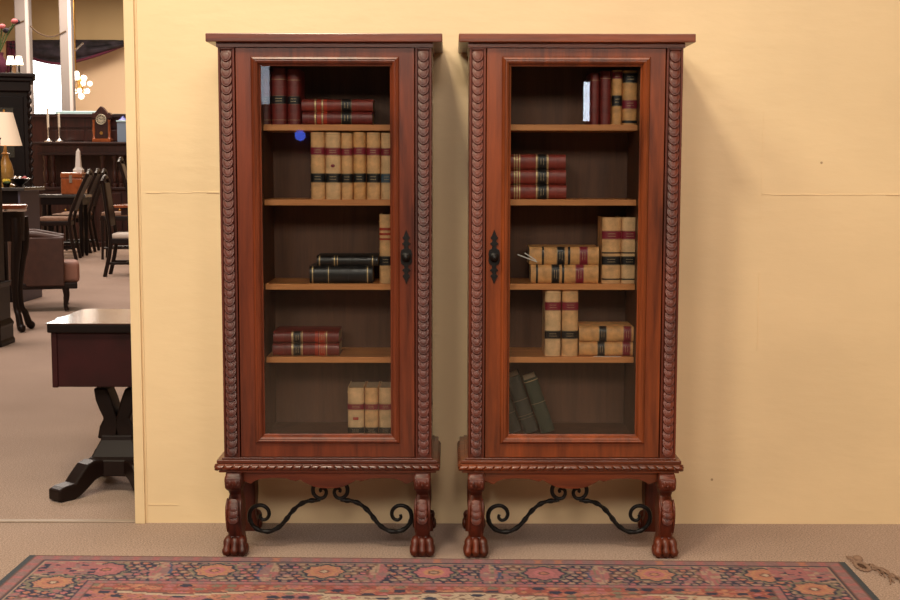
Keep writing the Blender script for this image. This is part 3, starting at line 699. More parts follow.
def snag():
    x,y=fl(862,567.5); mb=MB(); r=random.Random(5)
    for k in range(26):
        q=r.uniform(0,1); a=r.uniform(-2.2,-.6); L_=r.uniform(.02,.05); sx=x+.022+q*.055+r.uniform(-.012,.012); sy=y+.03-q*.17
        P=[(sx+math.cos(a)*L_*t,sy+math.sin(a)*L_*t*1.8,.002+.008*math.sin(PI*t)*r.uniform(.4,1.2)) for t in (0,.25,.5,.75,1)]
        mb.tube(catmull(P,3),.0026,5)
    for k in range(7):
        a=r.uniform(2.4,3.6); mb.tube(catmull([(x+math.cos(a)*.012*t,y+.04+.012*k+math.sin(a)*.02*t,.002+.006*math.sin(PI*t/3)) for t in (0,.7,1.4,2.1)],3),.0024,5)
    mb.ball((x+.012,y+.085,.006),.014,8,6,(1.2,2.0,.7))
    for k in range(13):
        a=2*PI*k/13; mb.ball((x+.019*math.cos(a),y+.046*math.sin(a),.004),.008,8,5,(.9,1.6,.7))
    o=mb.build('carpet_fray',mat('frayed_carpet',(.26,.16,.11),.95),smooth=60); tag(o,'frayed tuft around a small hole in the carpet by the rug corner','carpet tear')
    MB().prism([(x+.016*math.cos(k*PI/8),y+.042*math.sin(k*PI/8)) for k in range(16)],.001,.003).build('hole_bottom',mat('torn_backing',(.06,.025,.012),.9),o)
snag()
# far objects
# ================================================================ SHOWROOM BEYOND THE OPENING
def PX(px,py,Y): x,z=at(px,py,Y); return (x,Y,z)
def flY(py): return fl(60,py)[1]
# --- pedestal table close to the opening
def desk():
    Y0=5.20; xl=X(45,322,Y0); xa=X(53,360,Y0+.03); zt=Z(60,323.5,Y0); x2=X(45,322,Y0)+1.15
    t=thing('pedestal_table','dark red drop-front table on a carved pedestal behind the wall corner','table',((xl+x2)/2,Y0+.28,0))
    yb=Y0+.56; xb1=X(72,308,yb-.05); xb0=X(60,314,Y0+.3)
    top=[(xl,Y0),(x2,Y0),(x2,yb),(X(92,307,yb),yb),(X(84,307,yb),yb-.02),(X(76,309,yb-.1),yb-.13),(X(67,314,Y0+.3),Y0+.27),(X(56,317,Y0+.2),Y0+.20),(xl,Y0+.13)]
    MB().prism(top,zt-.004,zt).build('table_top',M['desktop'],t,bevel=.0015)
    MB().prism([(x+.004 if i in(0,8) else x,y+(.004 if i<2 else -.004)) for i,(x,y) in enumerate(top)],zt-.040,zt-.004).build('top_edge',M['ebony'],t,bevel=.006)
    zb=Z(60,387,Y0+.03)
    MB().box(xa,x2-.05,Y0+.03,yb-.06,zb,zt-.040).build('apron_box',M['desk'],t,bevel=.004)
    MB().box(xa-.004,xa+.02,Y0+.022,Y0+.05,zb-.002,zt-.040).build('corner_bead',M['desk'],t,bevel=.004)
    MB().prism([(xa-.035,zb+.095),(xa,zb+.13),(xa,zb+.10)],Y0+.2,Y0+.23,'y').build('side_pull',M['gold'],t)
    # lyre shaped pedestal: outline in the XZ plane
    yc=Y0+.24; c=X(120,420,yc)
    R=[(0.0,387),(0,0)]
    def sx(px,py): return X(px,py,yc)
    for q in (-1,1):
        pts=[(97,386),(110,386),(115,398),(121,418),(124,436),(118,450),(113,438),(112,436),(101,436),(103,424),(107,416),(103,408),(99,398)]
        P=[]
        for px,py in pts:
            x,z=at(px,py,yc); P.append((c+q*(c-x),z) if q>0 else (x,z))
        MB().prism(P,yc-.06,yc+.06,'y').build('lyre_scroll',M['ebony2'],t,bevel=.008)
    zc=Z(110,462,yc)
    MB().box(c-.05,c+.05,yc-.05,yc+.05,.235,Z(110,425,yc)).build('pedestal_post',M['ebony2'],t,bevel=.006)
    zs=Z(110,475,yc-.1)
    def sq(h,z): return [(c-h,yc-h,z),(c+h,yc-h,z),(c+h,yc+h,z),(c-h,yc+h,z)]
    MB().rings([sq(.12,.07),sq(.12,.135),sq(.115,.14),sq(.10,.15),sq(.068,.215),sq(.065,.235),sq(.055,.24)]).build('pedestal_base',M['ebony2'],t,bevel=.005)
    # sabre feet
    for a in (0,1,2,3):
        dx_,dy_=[(-.60,-.8),(.60,-.8),(-.60,.8),(.60,.8)][a]
        n=math.hypot(dx_,dy_); ux,uy=dx_/n,dy_/n; vx,vy=-uy,ux
        L_=.33
        prof=[(.03,.07,.135),(.12,.075,.14),(.165,.06,.145),(.20,.035,.135),(.235,.012,.10),(.265,.001,.068),(.32,.001,.062),(.345,.006,.052)]
        RR=[]
        for d,zl_,zh in prof:
            w_=.038
            RR.append([(c+ux*d+vx*w_,yc+uy*d+vy*w_,zl_),(c+ux*d-vx*w_,yc+uy*d-vy*w_,zl_),(c+ux*d-vx*w_,yc+uy*d-vy*w_,zh),(c+ux*d+vx*w_,yc+uy*d+vy*w_,zh)])
        MB().rings(RR).build('sabre_foot',M['ebony2'],t,bevel=.008)
desk()
# --- two white pillars
for n_,(a,b,Y) in (('p',(15.5,29,24.8)),('q',(60,71.5,24.8))):
    x0=X(a,60,Y); x1=X(b,60,Y)
    o=MB().box(x0,x1,Y,Y+(x1-x0),0,ZC).build('pillar',M['pillar'],bevel=.02)
    tag(o,'white square pillar left of the bright window, rising behind the armoire' if n_=='p' else 'white square pillar between the bright window and the chandelier','pillar')
    MB().box(x1-.05,x1+.004,Y-.004,Y+.05,0,ZC).build('painted_lit_edge',mat('pale_lit_edge_'+n_,(.55,.49,.48),.5),o)  # paler strip that paints the pillar's lit edge into the colour
# --- swag drape along the soffit, with a tail at its left end
def swag():
    Y=26.60; G=[]; n=40
    for i in range(n+1):
        u=i/n; px=8+u*(123.5-8)
        yb=49+15*math.sin(PI*min(1,max(0,u*1.02)))**1.0
        if px>72: yb=62-16.5*((px-72)/51.5)**1.25
        row=[]
        for j in range(13):
            v=j/12; py=41+(yb-41)*v; fold=.05*math.sin(v*5*PI+1.5*math.sin(u*3))
            p=at(px,py,Y-.08-.10*math.sin(PI*v)+fold*.6); row.append((p[0],Y-.08-.10*math.sin(PI*v)+fold*.6,p[1]))
        G.append(row)
    mb=MB(); mb.grid(G); o=mb.build('swag_curtain',M['drape'],smooth=70); tag(o,'dark floral swag curtain with plum hem hung below the soffit','curtain')
    o.modifiers.new('t','SOLIDIFY').thickness=.03
    MB().tube([(r_[-1][0],r_[-1][1]-.02,r_[-1][2]) for r_ in G],.030,6).build('hem',M['hem'],o,smooth=60)
    G=[]
    for i in range(15):
        u=i/14; row=[]
        for j in range(7):
            v=j/6; px=6+11*u; py=41+v*(34-30*abs(u-.25)**1.2*1.0); yy=Y-.16+.03*math.sin(u*16); p=at(px,py,yy); row.append((p[0],yy,p[1]))
        G.append(row)
    t_=MB(); t_.grid(G); t_=t_.build('curtain_tail',M['hem'],o,smooth=70); t_.modifiers.new('t','SOLIDIFY').thickness=.03
swag()
def wirething(pts,Y,label):
    P=catmull([PX(a,b,Y) for a,b in pts],6); o=MB().tube(P,.016,5).build('wire',M['wire'],smooth=60); tag(o,label,'wire')
wirething([(30,26),(37,32),(46,36),(55,36),(66,31)],24.79,'thin sagging wire strung between the two white pillars')
wirething([(0,32),(10,27),(16,24),(24,21)],24.79,'thin wire running up to the pillar over the armoire')
# --- chandelier
def chandelier():
    Y=25.7; c=PX(80,86,Y); t=thing('chandelier','brass chandelier with glowing white globes beside the slim pillar','chandelier',c)
    cx,_,cz=c; k=Y/F_PX
    top=PX(75,52,Y)
    MB().tube([PX(77,80,Y),PX(75,64,Y),PX(74.5,50,Y),(top[0],Y,ZC)],.022,6).build('chain',M['gold'],t)
    for a,b in ((74,(70,45)),(74,(83,43))):
        MB().tube([PX(74.5,51,Y),PX(*b,Y)],.02,5).build('ceiling_hook',M['silver'],t)
    MB().lathe([(.02,-.15),(.08,-.10),(.04,0),(.07,.08),(.02,.2)],c,12).build('hub',M['gold'],t,smooth=60)
    for i in range(15):
        an=2*PI*i/15*2+.3; R_=(.19,.15,.10)[i%3]; zz=(-.10,.05,.16)[(i*2+1)%3]
        MB().tube(catmull([(cx,Y,cz),(cx+R_*.6*math.cos(an),Y+R_*.6*math.sin(an),cz-.12),(cx+R_*math.cos(an),Y+R_*math.sin(an),cz+zz-.06)],4),.008,5).build('arm',M['gold'],t)
        MB().ball((cx+R_*math.cos(an),Y+R_*math.sin(an),cz+zz),.050).build('globe',M['bulb'],t,smooth=60)
    MB().ball((cx-.06,Y,cz+.24),.055).build('globe',M['bulb'],t,smooth=60); MB().ball((cx+.02,Y,cz-.20),.06).build('globe',M['bulb'],t,smooth=60)
chandelier()
# --- great sideboard
SY=22.6
def sideboard():
    xl=X(34,200,SY); xr=X(150,200,SY); t=thing('sideboard','large dark mahogany sideboard with panelled back and open shelf','sideboard',((xl+xr)/2,SY+.3,0))
    zs=Z(80,142,SY)        # shelf height
    zback=Z(80,115.5,SY)
    MB().box(X(36,120,SY)-.3,X(123,120,SY),SY+.50,SY+.56,.1,zback).build('back_board',M['mahog_v'],t,bevel=.01)
    MB().box(X(33,116,SY)-.3,X(124.5,116,SY),SY+.46,SY+.58,zback-.02,zback+.05).build('back_cornice',M['mahog'],t,bevel=.01)
    MB().box(X(40,125,SY),X(120,125,SY),SY+.48,SY+.50,Z(80,126.5,SY),Z(80,125,SY)).build('back_rail',M['mahog'],t)
    for a,b in ((42,76),(80,118)): MB().box(X(a,130,SY),X(b,130,SY),SY+.485,SY+.50,Z(80,140,SY),Z(80,129,SY)).build('raised_panel',M['mahog_v'],t,bevel=.01)
    MB().box(xl,xr,SY-.02,SY+.52,zs-.045,zs).build('shelf_top',M['mahog'],t,bevel=.012)
    MB().box(xl+.1,xr-.1,SY+.05,SY+.50,Z(80,153,SY),zs-.045).build('frieze',M['mahog_v'],t,bevel=.005)
    MB().box(xl+.07,xr-.07,SY+.02,SY+.50,Z(80,155,SY),Z(80,152.5,SY)).build('frieze_moulding',M['mahog'],t,bevel=.006)
    zc=Z(80,187,SY)
    MB().box(xl,xr,SY-.03,SY+.50,zc-.05,zc).build('counter',M['mahog'],t,bevel=.012)
    MB().box(xl+.05,xr-.05,SY+.03,SY+.50,.09,zc-.05).build('cupboard',M['mahog_v'],t,bevel=.01)
    MB().box(xl,xr,SY-.02,SY+.52,0,.09).build('plinth',M['mahog_v'],t,bevel=.01)
    for px in (44,51,101,113,119):
        x=X(px,170,SY); h=zs-.05-(Z(80,155,SY)-Z(80,155,SY))-zc-.18
        MB().lathe([(.05,0),(.05,.05),(.025,.07),(.045,.14),(.05,h*.45),(.028,h*.6),(.045,h*.66),(.03,h*.8),(.05,h*.92),(.05,h)],(x,SY+.12,zc),12).build('turned_column',M['mahog_v'],t,smooth=50)
    for px in (62,74,90,104,116):
        d=MB().box(X(px-5.3,200,SY),X(px+5.3,200,SY),SY+.01,SY+.03,.18,zc-.10).build('door',M['mahog_v'],t,bevel=.012)
        MB().ball((X(px+4,220,SY),SY,.65),.022).build('knob',M['gold'],d,smooth=60)
sideboard()
def candlestick(px,y0,y1,yb,label):
    Y=SY+.18; c=PX(px,yb,Y); zs=Z(80,142,SY); H=Z(px,y0,Y)-zs; t=thing('candlestick',label,'candlestick',(c[0],Y,zs),'candlesticks on the sideboard')
    MB().lathe([(.075,0),(.075,.02),(.025,.05),(.012,.08),(.018,.11),(.011,.14),(.018,.17),(.011,.20),(.018,.23),(.020,.26)],(c[0],Y,zs),12).build('stick',M['silver'],t,smooth=50)
    MB().lathe([(.020,.26),(.020,H-.01),(.006,H)],(c[0],Y,zs),10).build('candle',M['candle'],t,smooth=50)
candlestick(48.5,108,142,140,'tall brass candlestick with ivory candle, nearer the armoire')
candlestick(59.5,113,142,140,'shorter brass candlestick standing toward the clock')
def clock():
    Y=SY+.12; x=X(101,130,Y); zs=Z(80,142,SY); t=thing('mantel_clock','carved wooden mantel clock with round cream dial on the sideboard','clock',(x,Y+.1,zs))
    k=Y/F_PX; W=8.0*k
    MB().box(x-9.3*k,x+9.3*k,Y,Y+.22,zs,zs+3.5*k).build('base',M['copper'],t,bevel=.01)
    MB().box(x-7*k,x+7*k,Y+.03,Y+.2,zs+3.5*k,zs+24*k).build('case',M['mahog_v'],t,bevel=.01)
    for q in (-1,1): MB().lathe([(.03,0),(.018,.05),(.028,.15),(.018,.27),(.03,.33)],(x+q*7.6*k,Y+.04,zs+3.5*k),10).build('column',M['copper'],t,smooth=50)
    pts=[(-9.5,24),(9.5,24),(9.8,27.5),(8,30),(6.5,29),(4,32),(2,34.5),(0,36),(-2,34.5),(-4,32),(-6.5,29),(-8,30),(-9.8,27.5)]
    MB().prism([(x+a*k,zs+(b-.5)*k) for a,b in pts],Y+.02,Y+.16,'y').build('pediment',M['mahog_v'],t,bevel=.008)
    d=MB().lathe([(.001,.0),(4.6*k,.0),(5.0*k,-.012),(5.2*k,0),(5.2*k,.02),(.001,.02)],(x,Y+.015,zs+22.5*k),24,'y').build('dial',M['clockface'],t,smooth=40)
    for a in range(12):
        zc=zs+22.5*k; MB().box(x-.004,x+.004,Y-.002,Y+.012,zc+.055,zc+.073).rot(a*PI/6,'Y',(x,Y,zc)).build('hour_mark',M['ebony'],d)
    MB().tube([(x,Y+.0,zs+22.5*k),(x-1.6*k,Y,zs+23.6*k)],.006,5).build('hour_hand',M['ebony'],d)
    MB().tube([(x,Y+.0,zs+22.5*k),(x+3*k,Y,zs+23*k)],.005,5).build('minute_hand',M['ebony'],d)
    MB().lathe([(.001,0),(1.6*k,0),(1.6*k,.01),(.001,.01)],(x,Y+.01,zs+9*k),16,'y').build('pendulum',M['gold'],t)
clock()
def lantern():
    Y=SY+.15; x0,x1=X(117,130,Y),X(127,130,Y); zs=Z(80,142,SY); zt=Z(120,122,Y); t=thing('glass_lantern','pale blue square lantern with dark blue lid beside the clock','lantern',((x0+x1)/2,Y+.1,zs))
    MB().box(x0,x1,Y,Y+.18,zs,zt).build('body',M['lantern'],t,bevel=.01)
    MB().box(x0-.01,x1+.01,Y-.01,Y+.19,zt,zt+.03).build('collar',M['paleblue'],t,bevel=.005)
    xm=(x0+x1)/2
    MB().lathe([(.09,.03),(.05,.06),(.02,.09),(.015,.11)],(xm,Y+.09,zt),12).build('lid',M['bluecap'],t,smooth=40)
lantern()
o=MB().prism([(X(55,113,23.5),23.5),(X(96,112,23.5),23.5),(X(94,110,24.3),24.3),(X(57,108,24.3),24.3)],Z(70,115,23.5)-.03,Z(70,111,23.5)).build('counter_top',M['paleblue'],None,bevel=.01)
tag(o,'pale blue counter top seen just above the sideboard back','counter'); 
xm=(X(60,113,23.5)+X(90,113,23.5))/2
MB().box(xm-.25,xm+.25,23.7,24.2,0,Z(70,115,23.5)-.03).build('counter_base',M['ebony2'],o)
# --- long dark table with cognac chest
TY=20.02
def dtable():
    xl=X(40,197,TY); xr=X(82,197,TY); z=Z(60,194.5,TY); t=thing('side_table','black side table in front of the sideboard, under a cognac chest','table',((xl+xr)/2,TY+.2,0))
    MB().box(xl-.05,xr+.05,TY,TY+.38,z-.05,z).build('table_top',M['marble'],t,bevel=.01)
    MB().box(xl,xr,TY+.02,TY+.36,z-.16,z-.05).build('apron',M['ebony'],t)
    for x in (xl+.04,xr-.04):
        for y in (TY+.06,TY+.32): MB().lathe([(.02,0),(.035,.05),(.03,.3),(.045,.6),(.03,z-.2),(.045,z-.05)],(x,y,0),10).build('leg',M['ebony'],t,smooth=50)
    x0,x1=X(61,182,TY+.06),X(82,182,TY+.06); zt=Z(70,172.5,TY+.06)
    c=thing('storage_chest','glossy cognac chest with brass catch on the black side table','chest',((x0+x1)/2,TY+.25,z)); global CHZ; CHZ=zt
    MB().box(x0,x1,TY+.04,TY+.34,z,zt-.09).build('body',M['copper'],c,bevel=.015)
    MB().box(x0-.006,x1+.006,TY+.035,TY+.345,zt-.085,zt).build('lid',M['copper'],c,bevel=.02)
    MB().box(X(68.5,180,TY),X(71.5,180,TY),TY+.03,TY+.055,zt-.16,zt-.04).build('catch',M['silver'],c)
dtable()
def obelisk():
    Y=TY+.15; x=X(76.5,160,Y); z0=CHZ; z1=Z(76,148,Y)
    t=thing('obelisk','white stone obelisk standing on the cognac chest','obelisk',(x,Y,z0))
    def sq(h,z): return [(x-h,Y+.10-h,z),(x+h,Y+.10-h,z),(x+h,Y+.10+h,z),(x-h,Y+.10+h,z)]
    MB().rings([sq(.07,z0),sq(.07,z0+.05),sq(.055,z0+.055),sq(.05,z0+.075)]).build('block',M['white'],t,bevel=.004)
    MB().rings([sq(.042,z0+.075),sq(.040,z0+.085),sq(.026,z1-.05),sq(.001,z1)]).build('shaft',M['white'],t)
obelisk()
# --- tall armoire at the left
AY=16.0
def armoire():
    xr=X(33,80,AY); xl=xr-1.7; zt=Z(20,73.5,AY); t=thing('armoire','towering near-black armoire with twisted corner columns at the left','armoire',(xr,AY,0))
    MB().box(xl+.06,xr-.06,AY+.05,AY+.6,.0,zt-.2).build('body',M['ebony2'],t,bevel=.01)
    MB().box(xl-.03,xr+.03,AY-.05,AY+.65,zt-.05,zt).box(xl,xr,AY-.02,AY+.62,zt-.10,zt-.05).box(xl+.03,xr-.03,AY,AY+.61,zt-.22,zt-.10).build('cornice',M['ebony2'],t,bevel=.012)
    for x in (xl+.05,xr-.05):
        P=[]; n=150
        for i in range(n): z=.35+(zt-.22-.35)*i/(n-1); a=z*60; P.append((x+.012*math.cos(a),AY+.02+.012*math.sin(a),z))
        MB().tube(P,.020,7).build('twist_column',M['ebony2'],t,smooth=60)
    for a,b in ((xl+.12,(xl+xr)/2-.01),((xl+xr)/2+.01,xr-.12)):
        d=MB().box(a,b,AY+.03,AY+.05,.4,zt-.28).build('door',M['ebony'],t,bevel=.008)
        MB().box(a+.12,b-.12,AY+.02,AY+.03,1.5,zt-.42).build('door_panel',mat('dim_glazing',(.03,.028,.02),.25),d,bevel=.006)
        MB().box(a+.12,b-.12,AY+.02,AY+.03,.55,1.40).build('door_panel',M['ebony2'],d,bevel=.006)
    t.rotation_euler.z=math.atan2(-xr,AY)
    return zt
AZ=armoire()
for i,(px,lab) in enumerate(((10.6,'small lit shade lamp on the armoire, the left of two'),(19,'small lit shade lamp on the armoire, right of two, before the pillar'))):
    Y=AY+.15; x=X(px,64,Y); k=Y/F_PX
    t=thing('candle_lamp',lab,'lamp',(x,Y,AZ),'small lit lamps on the armoire')
    zs=Z(px,64.5,Y)
    MB().lathe([(.05,0),(.05,.01),(.012,.03),(.012,zs-AZ)],(x,Y,AZ),10).build('base',M['ebony'],t,smooth=50)
    MB().lathe([(4.2*k,0),(2.7*k,8.2*k),(2.6*k,8.2*k),(4.1*k,0)],(x,Y,zs),16).build('shade',M['shade_on'],t,smooth=60)
def bouquet():
    Y=AY+.3; x=X(-1,60,Y); t=thing('flower_arrangement','dark vase of leaves and pink blooms on the armoire','flowers',(x,Y,AZ))
    MB().lathe([(.06,0),(.09,.08),(.10,.16),(.05,.24),(.06,.28)],(x,Y,AZ),14).build('vase',M['hem'],t,smooth=50)
    r_=random.Random(2)
    for i in range(9):
        a=r_.uniform(-1.2,1.2); h=r_.uniform(.25,.42); e=(x+.28*math.sin(a)*.9,Y+r_.uniform(-.05,.05),AZ+.25+h)
        MB().tube([(x,Y,AZ+.25),((x+e[0])/2,Y,AZ+.25+h*.6),e],.008,5).build('stem',M['green_leaf'],t)
        MB().ball(e,.045,8,6,(1,.6,.7)).build('bloom' if i%3==0 else 'leaf',M['pinkflower'] if i%3==0 else M['drape'],t,smooth=60)
bouquet()
# --- chest with the big lamp
BY=13.4
def chest():
    xr=X(20,200,BY-.29); xm=xr+.06; xl=X(-30,200,BY); z=Z(20,187.5,BY-.3); t=thing('buffet','dark buffet with a blue-grey end, lamp and bowl on its top','buffet',((xl+xr)/2,BY+.1,0))
    MB().box(xl,xm,BY-.33,BY+.35,z-.035,z).build('buffet_top',M['marble'],t,bevel=.008)
    MB().box(xl+.03,xr-.02,BY-.29,BY+.33,0,z-.035).build('drawer_body',M['ebony'],t,bevel=.006)
    MB().box(xr-.02,xr,BY-.29,BY+.33,0,z-.036).build('end_panel',M['bluegrey'],t,bevel=.004)
    return z
BZ=chest()
def biglamp():
    Y=BY; k=Y/F_PX; x=X(5.5,160,Y); t=thing('table_lamp','table lamp with a tapered cream shade and mustard jar base','lamp',(x,Y,BZ))
    MB().lathe([(.09,0),(.09,.02),(.05,.04),(.075,.10),(.078,.16),(.06,.24),(.035,.30),(.03,.33),(.045,.345),(.02,.36),(.012,.42)],(x,Y,BZ),20).build('jar_base',M['ginger'],t,smooth=50)
    zs=Z(10,145.5,Y); zt=Z(10,112.5,Y)
    MB().lathe([(16.5*k,0),(8.5*k,zt-zs),(8.2*k,zt-zs),(16.2*k,0)],(x,Y,zs),28).build('lamp_shade',M['shade'],t,smooth=60)
    MB().lathe([(.012,.40),(.012,zt-BZ+.03)],(x,Y,BZ),8).build('harp_rod',M['gold'],t)
biglamp()
def bowl():
    Y=BY-.12; k=Y/F_PX; x=X(20,183,Y); z=BZ; t=thing('silver_bowl','dark footed bowl with silver rim on the buffet beside the lamp','bowl',(x,Y,z))
    MB().lathe([(.05,0),(.05,.01),(.02,.025),(.06,.05),(.10,.085),(.105,.09),(.095,.085),(.05,.05),(.001,.04)],(x,Y,z),20).build('bowl_body',M['ebony'],t,smooth=50)
    MB().lathe([(.100,.084),(.108,.092),(.100,.094),(.096,.088)],(x,Y,z),20).build('rim',M['silver'],t,smooth=50)
    for i,(dx_,m_) in enumerate(((-.05,'silver'),(.0,'silver'),(.05,'pinkflower'))):
        o=MB().ball((x+dx_,Y,z+.085),.030).build('ornament_ball',M[m_],smooth=60); tag(o,['silver ball at the left in the footed bowl','silver ball in the middle of the footed bowl','rose ball at the right in the footed bowl'][i],'ornament','balls in the footed bowl')
    xf=X(6.5,183,Y-.1); t2=thing('yellow_flowers','yellow blooms with green leaves in a small pot on the buffet','flowers',(xf,Y-.1,z))
    MB().lathe([(.03,0),(.04,.05),(.035,.05),(.001,.04)],(xf,Y-.1,z),12).build('pot',M['ebony'],t2)
    for i in range(5): MB().ball((xf+.022*math.cos(i*1.3),Y-.1+.022*math.sin(i*1.3),z+.065),.022,8,6).build('bloom',M['flower'],t2,smooth=60)
    MB().ball((xf+.02,Y-.14,z+.05),.03,8,6,(1.3,.6,.5)).build('leaf',M['green_leaf'],t2,smooth=60)
bowl()
# --- tall stand with cabriole legs, in front of the armchair
def stand():
    Yf=flY(334); Y=Yf+.22; k=Y/F_PX; x=X(7,205,Y); zt=Z(10,205,Y); r=(26.5-7)*k
    t=thing('tall_stand','tall round stand with copper-coloured top and cabriole legs','stand',(x,Y,0))
    MB().lathe([(.001,-.03),(r*.95,-.03),(r,-.015),(r,.0),(r*.93,.006),(.001,.004)],(x,Y,zt),30).build('top',M['copper'],t,smooth=40)
    MB().lathe([(r*.90,-.055),(r*.96,-.045),(r*.96,-.03),(r*.90,-.03)],(x,Y,zt),30).build('metal_rim',M['silver'],t,smooth=50)
    MB().lathe([(r*.80,-.30),(r*.85,-.055),(.001,-.055),(.001,-.30)],(x,Y,zt),24).build('drum',M['ebony2'],t,smooth=40)
    for a in (-.75,-2.4,.75,2.4):
        ux,uy=math.cos(a),math.sin(a)
        P=[(r*.82,zt-.10),(r*.86,zt-.25),(r*.80,zt-.36),(r*.62,zt-.52),(r*.52,zt-.70),(r*.60,zt-.86),(r*.80,.14),(r*.98,.05),(r*1.12,.035)]
        MB().tube(catmull([(x+ux*q,Y+uy*q,z) for q,z in P],4),[.045]*8+[.045-.02*min(1,i/10) for i in range(14)]+[.025+.012*min(1,i/10) for i in range(11)],8).build('cabriole_leg',M['ebony2'],t,smooth=60)
        MB().ball((x+ux*r*1.10,Y+uy*r*1.10,.034),.034).build('foot',M['ebony2'],t,smooth=60)
stand()
# --- dark column at the very left edge
def column():
    Y=flY(347)+.12; k=Y/F_PX; x=X(-15,250,Y); zc=Z(0,282,Y); zt=Z(0,140,Y)
    t=thing('pedestal_column','black pedestal with a stepped base at the left edge of view','pedestal',(x,Y,0))
    def sq(h,z): return [(x-h,Y-h,z),(x+h,Y-h,z),(x+h,Y+h,z),(x-h,Y+h,z)]
    h1=20.5*k
    MB().rings([sq(h1,.0),sq(h1,.03),sq(h1*.95,.05),sq(h1*.95,.14),sq(h1*1.0,.16),sq(h1*.86,.2),sq(h1*.86,zc-.04),sq(h1*.93,zc)]).build('base',M['ebony'],t,bevel=.006)
    MB().rings([sq(14*k,zc),sq(14*k,zt),sq(15*k,zt+.02)]).build('shaft',M['ebony'],t)
column()
# --- brown tub armchair seen from its side
def armchair():
    Yf=flY(312); k=Yf/F_PX; z0=Z(40,286,Yf); zt=Z(40,234,Yf); x0=X(10,260,Yf); x1=X(64,260,Yf)
    t=thing('tub_armchair','brown leather tub armchair with rolled crest and turned-out cushion','armchair',(x1,Yf,0))
    D=.62
    # wrap-around back and arms: U shape open to the right
    outer=[];inner=[]
    def U(off): 
        pts=[(x1-.0,Yf+off)]+[(x0+.26-(.26-off)*math.cos(PI/2-q*PI/2/5),Yf+.26-(.26-off)*math.sin(PI/2-q*PI/2/5)) for q in range(0,6)]
        pts+=[(x0+.26-(.26-off)*math.cos(q*PI/2/5),Yf+D-.26+(.26-off)*math.sin(q*PI/2/5)) for q in range(0,6)]+[(x1,Yf+D-off)]
        return pts
    P=U(0)+U(.09)[::-1]
    MB().prism(P,z0,zt-.03).build('shell',M['leather_br'],t,bevel=.012)
    t.rotation_euler.z=math.atan2(-x1,Yf)
    mid=U(.045); 
    path=catmull([(x,y,zt-.02+(.012 if 0<i<len(mid)-1 else -.04)) for i,(x,y) in enumerate(mid)],3)
    MB().tube(path,.034,8).build('crest_roll',M['leather_br'],t,smooth=60)
    MB().tube([(p[0],p[1]-.03,p[2]-.035) for p in path[:14]],.010,6).build('nailhead_trim',mat('worn_gilt_wood',(.22,.12,.07),.4,.2),t,smooth=60)
    MB().box(x0+.12,X(79,270,Yf),Yf+.09,Yf+D-.09,z0+.02,Z(70,263,Yf)).build('seat_cushion',M['pinkseat'],t,bevel=.04,seg=4)
    MB().box(x0+.05,X(77,285,Yf),Yf+.02,Yf+D-.02,z0-.03,z0+.03).build('seat_rail',M['ebony2'],t,bevel=.01)
    for x in (x0+.10,X(65.5,300,Yf)):
        for y in (Yf+.05,Yf+D-.05):
            s_=1 if x>x0+.2 else -1
            MB().tube(catmull([(x,y,z0),(x+s_*.012,y,z0*.6),(x,y,z0*.25),(x+s_*.015,y,.012)],4),[.034,.033,.032,.030,.028,.026,.024,.022,.020,.020,.021,.022,.024],8).build('leg',M['ebony2'],t,smooth=60)
armchair()
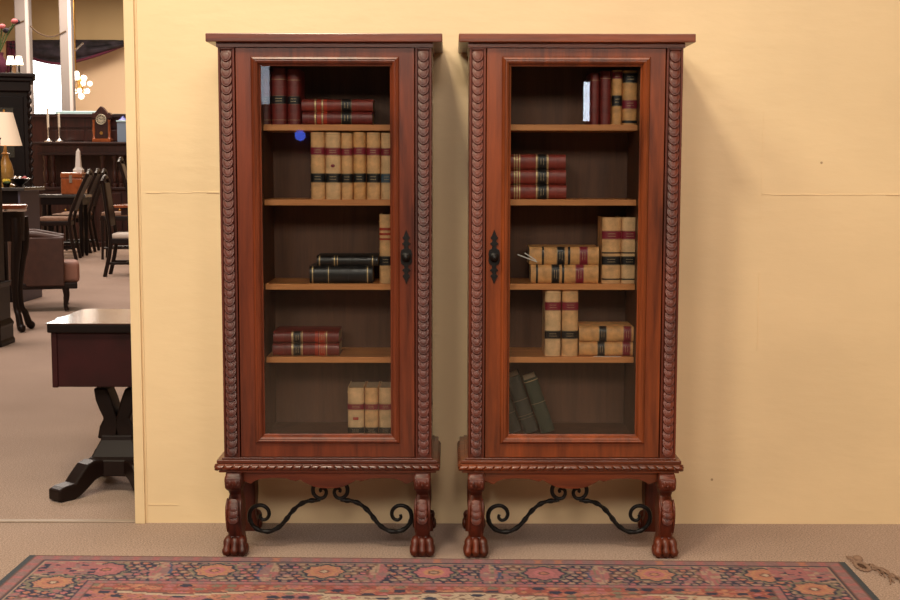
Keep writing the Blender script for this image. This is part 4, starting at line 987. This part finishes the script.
# --- dining chairs
def dining_chair(label,Y,pxfoot,pyb,pxtop,pytop,ysea,face,backm,seatm,group,pxseat):
    """side view chair; face=-1 looks left, +1 looks right"""
    k=Y/F_PX; xb=X(pxfoot,pyb,Y); xt=X(pxtop,pytop,Y); zt=Z(pxtop,pytop,Y); zs=Z(pxseat,ysea,Y); D=.46; xf=xb+face*(D+.06); xs=xb+face*.07
    t=thing('dining_chair',label,'chair',(xb,Y,0),group); t.rotation_euler.z=math.atan2(-xb,Y)*(.45 if face<0 else .35)
    Wd=.46
    for y in (Y,Y+Wd-.04):
        MB().tube(catmull([(xb,y+.02,0),(xs,y+.02,zs*.6),(xs+face*.01,y+.02,zs),(xs-face*.0+(xt-xs)*.35,y+.02,zs+(zt-zs)*.45),(xt,y+.02,zt)],5),.026,8).build('rear_post',M['ebony2'],t,smooth=60)
        MB().tube(catmull([(xf,y+.02,zs-.03),(xf,y+.02,zs*.5),(xf+face*.01,y+.02,0)],4),[.030,.028,.026,.024,.022,.021,.020,.020,.022],8).build('leg',M['ebony2'],t,smooth=60)
        MB().tube([(xb+face*.04,y+.02,.17),(xf,y+.02,.17)],.016,6).build('stretcher',M['ebony2'],t)
    MB().tube([((xb+xf)/2,Y+.02,.17),((xb+xf)/2,Y+Wd-.02,.17)],.014,6).build('stretcher',M['ebony2'],t)
    R=[]
    n=8
    for i in range(n+1):
        u=i/n; z=zs+.12+(zt-.02-zs-.12)*u; uu=(z-zs)/(zt-zs); x=xs+(xt-xs)*(uu**1.25); th_=.05
        R.append([(x-th_/2,Y+.045,z),(x+th_/2,Y+.045,z),(x+th_/2,Y+Wd-.045,z),(x-th_/2,Y+Wd-.045,z)])
    MB().rings(R).build('backrest',M[backm],t,bevel=.012)
    MB().tube(catmull([(xt,Y-.01,zt-.02),(xt,Y+Wd*.25,zt+.03),(xt,Y+Wd*.5,zt+.05),(xt,Y+Wd*.75,zt+.03),(xt,Y+Wd-.01,zt-.02)],4),.030,8).build('crest_rail',M['ebony2'],t,smooth=60)
    a,b=sorted((xs+face*.01,xf+face*.03))
    MB().box(a,b,Y,Y+Wd,zs-.10,zs-.035).build('seat_rail',M['ebony2'],t,bevel=.008)
    MB().box(a+.01,b-.01,Y+.01,Y+Wd-.01,zs-.04,zs+.03).build('seat',M[seatm],t,bevel=.028,seg=4)
    return t
GB='high-backed leather chairs around the dark table'
dining_chair('high-backed black leather chair with tan seat, nearest the brown armchair',flY(260),76,259,87,174,219,-1,'leather_bk','tanseat',GB,55)
dining_chair('second high-backed black chair, between the first and third',flY(255),86.5,255,95.5,173,216,-1,'leather_bk','tanseat',GB,60)
dining_chair('third high-backed black chair, farthest, nearest the sideboard cupboard',flY(252),95,252,102,173,214,-1,'leather_bk','tanseat',GB,60)
dining_chair('dark carved chair with pale cream seat, beside the wall corner',flY(277),104.5,277,102,181,236,1,'ebony2','whiteseat',None,118)
def farchair():
    Y=19.5; dining_chair('dark blue-black chair back just showing past the wall corner',Y,138,258,119,162,214,-1,'leather_bk','tanseat',None,128)
farchair()
def rtable():
    Y=17.6; x0=X(112,205,Y); z=Z(120,205,Y); t=thing('dining_table','red-brown table edge behind the cream-seated chair','table',(x0+.6,Y+.4,0))
    MB().box(x0,x0+1.3,Y,Y+.9,z-.04,z).build('table_top',M['copper'],t,bevel=.01)
    MB().box(x0+.1,x0+1.2,Y+.08,Y+.82,z-.14,z-.04).build('apron',M['mahog_v'],t)
    MB().lathe([(.28,0),(.28,.05),(.1,.1),(.06,.3),(.10,.5),(.06,z-.2),(.12,z-.14)],(x0+.65,Y+.45,0),16).build('pedestal',M['mahog_v'],t,smooth=50)
rtable()
# small rug under the armchair's far side
a=fl(8,298); b=fl(44,289)
o=MB().prism([(fl(2,300)[0],fl(2,300)[1]),(fl(27,299)[0],fl(27,299)[1]),(fl(44,289)[0],fl(44,289)[1]),(fl(2,289)[0],fl(2,289)[1])],.0008,.010).build('small_rug',mat('rose_rug_wool',(.30,.15,.13),.95,var=(8,.4))); tag(o,'small rose-coloured rug lying beyond the brown armchair','rug')
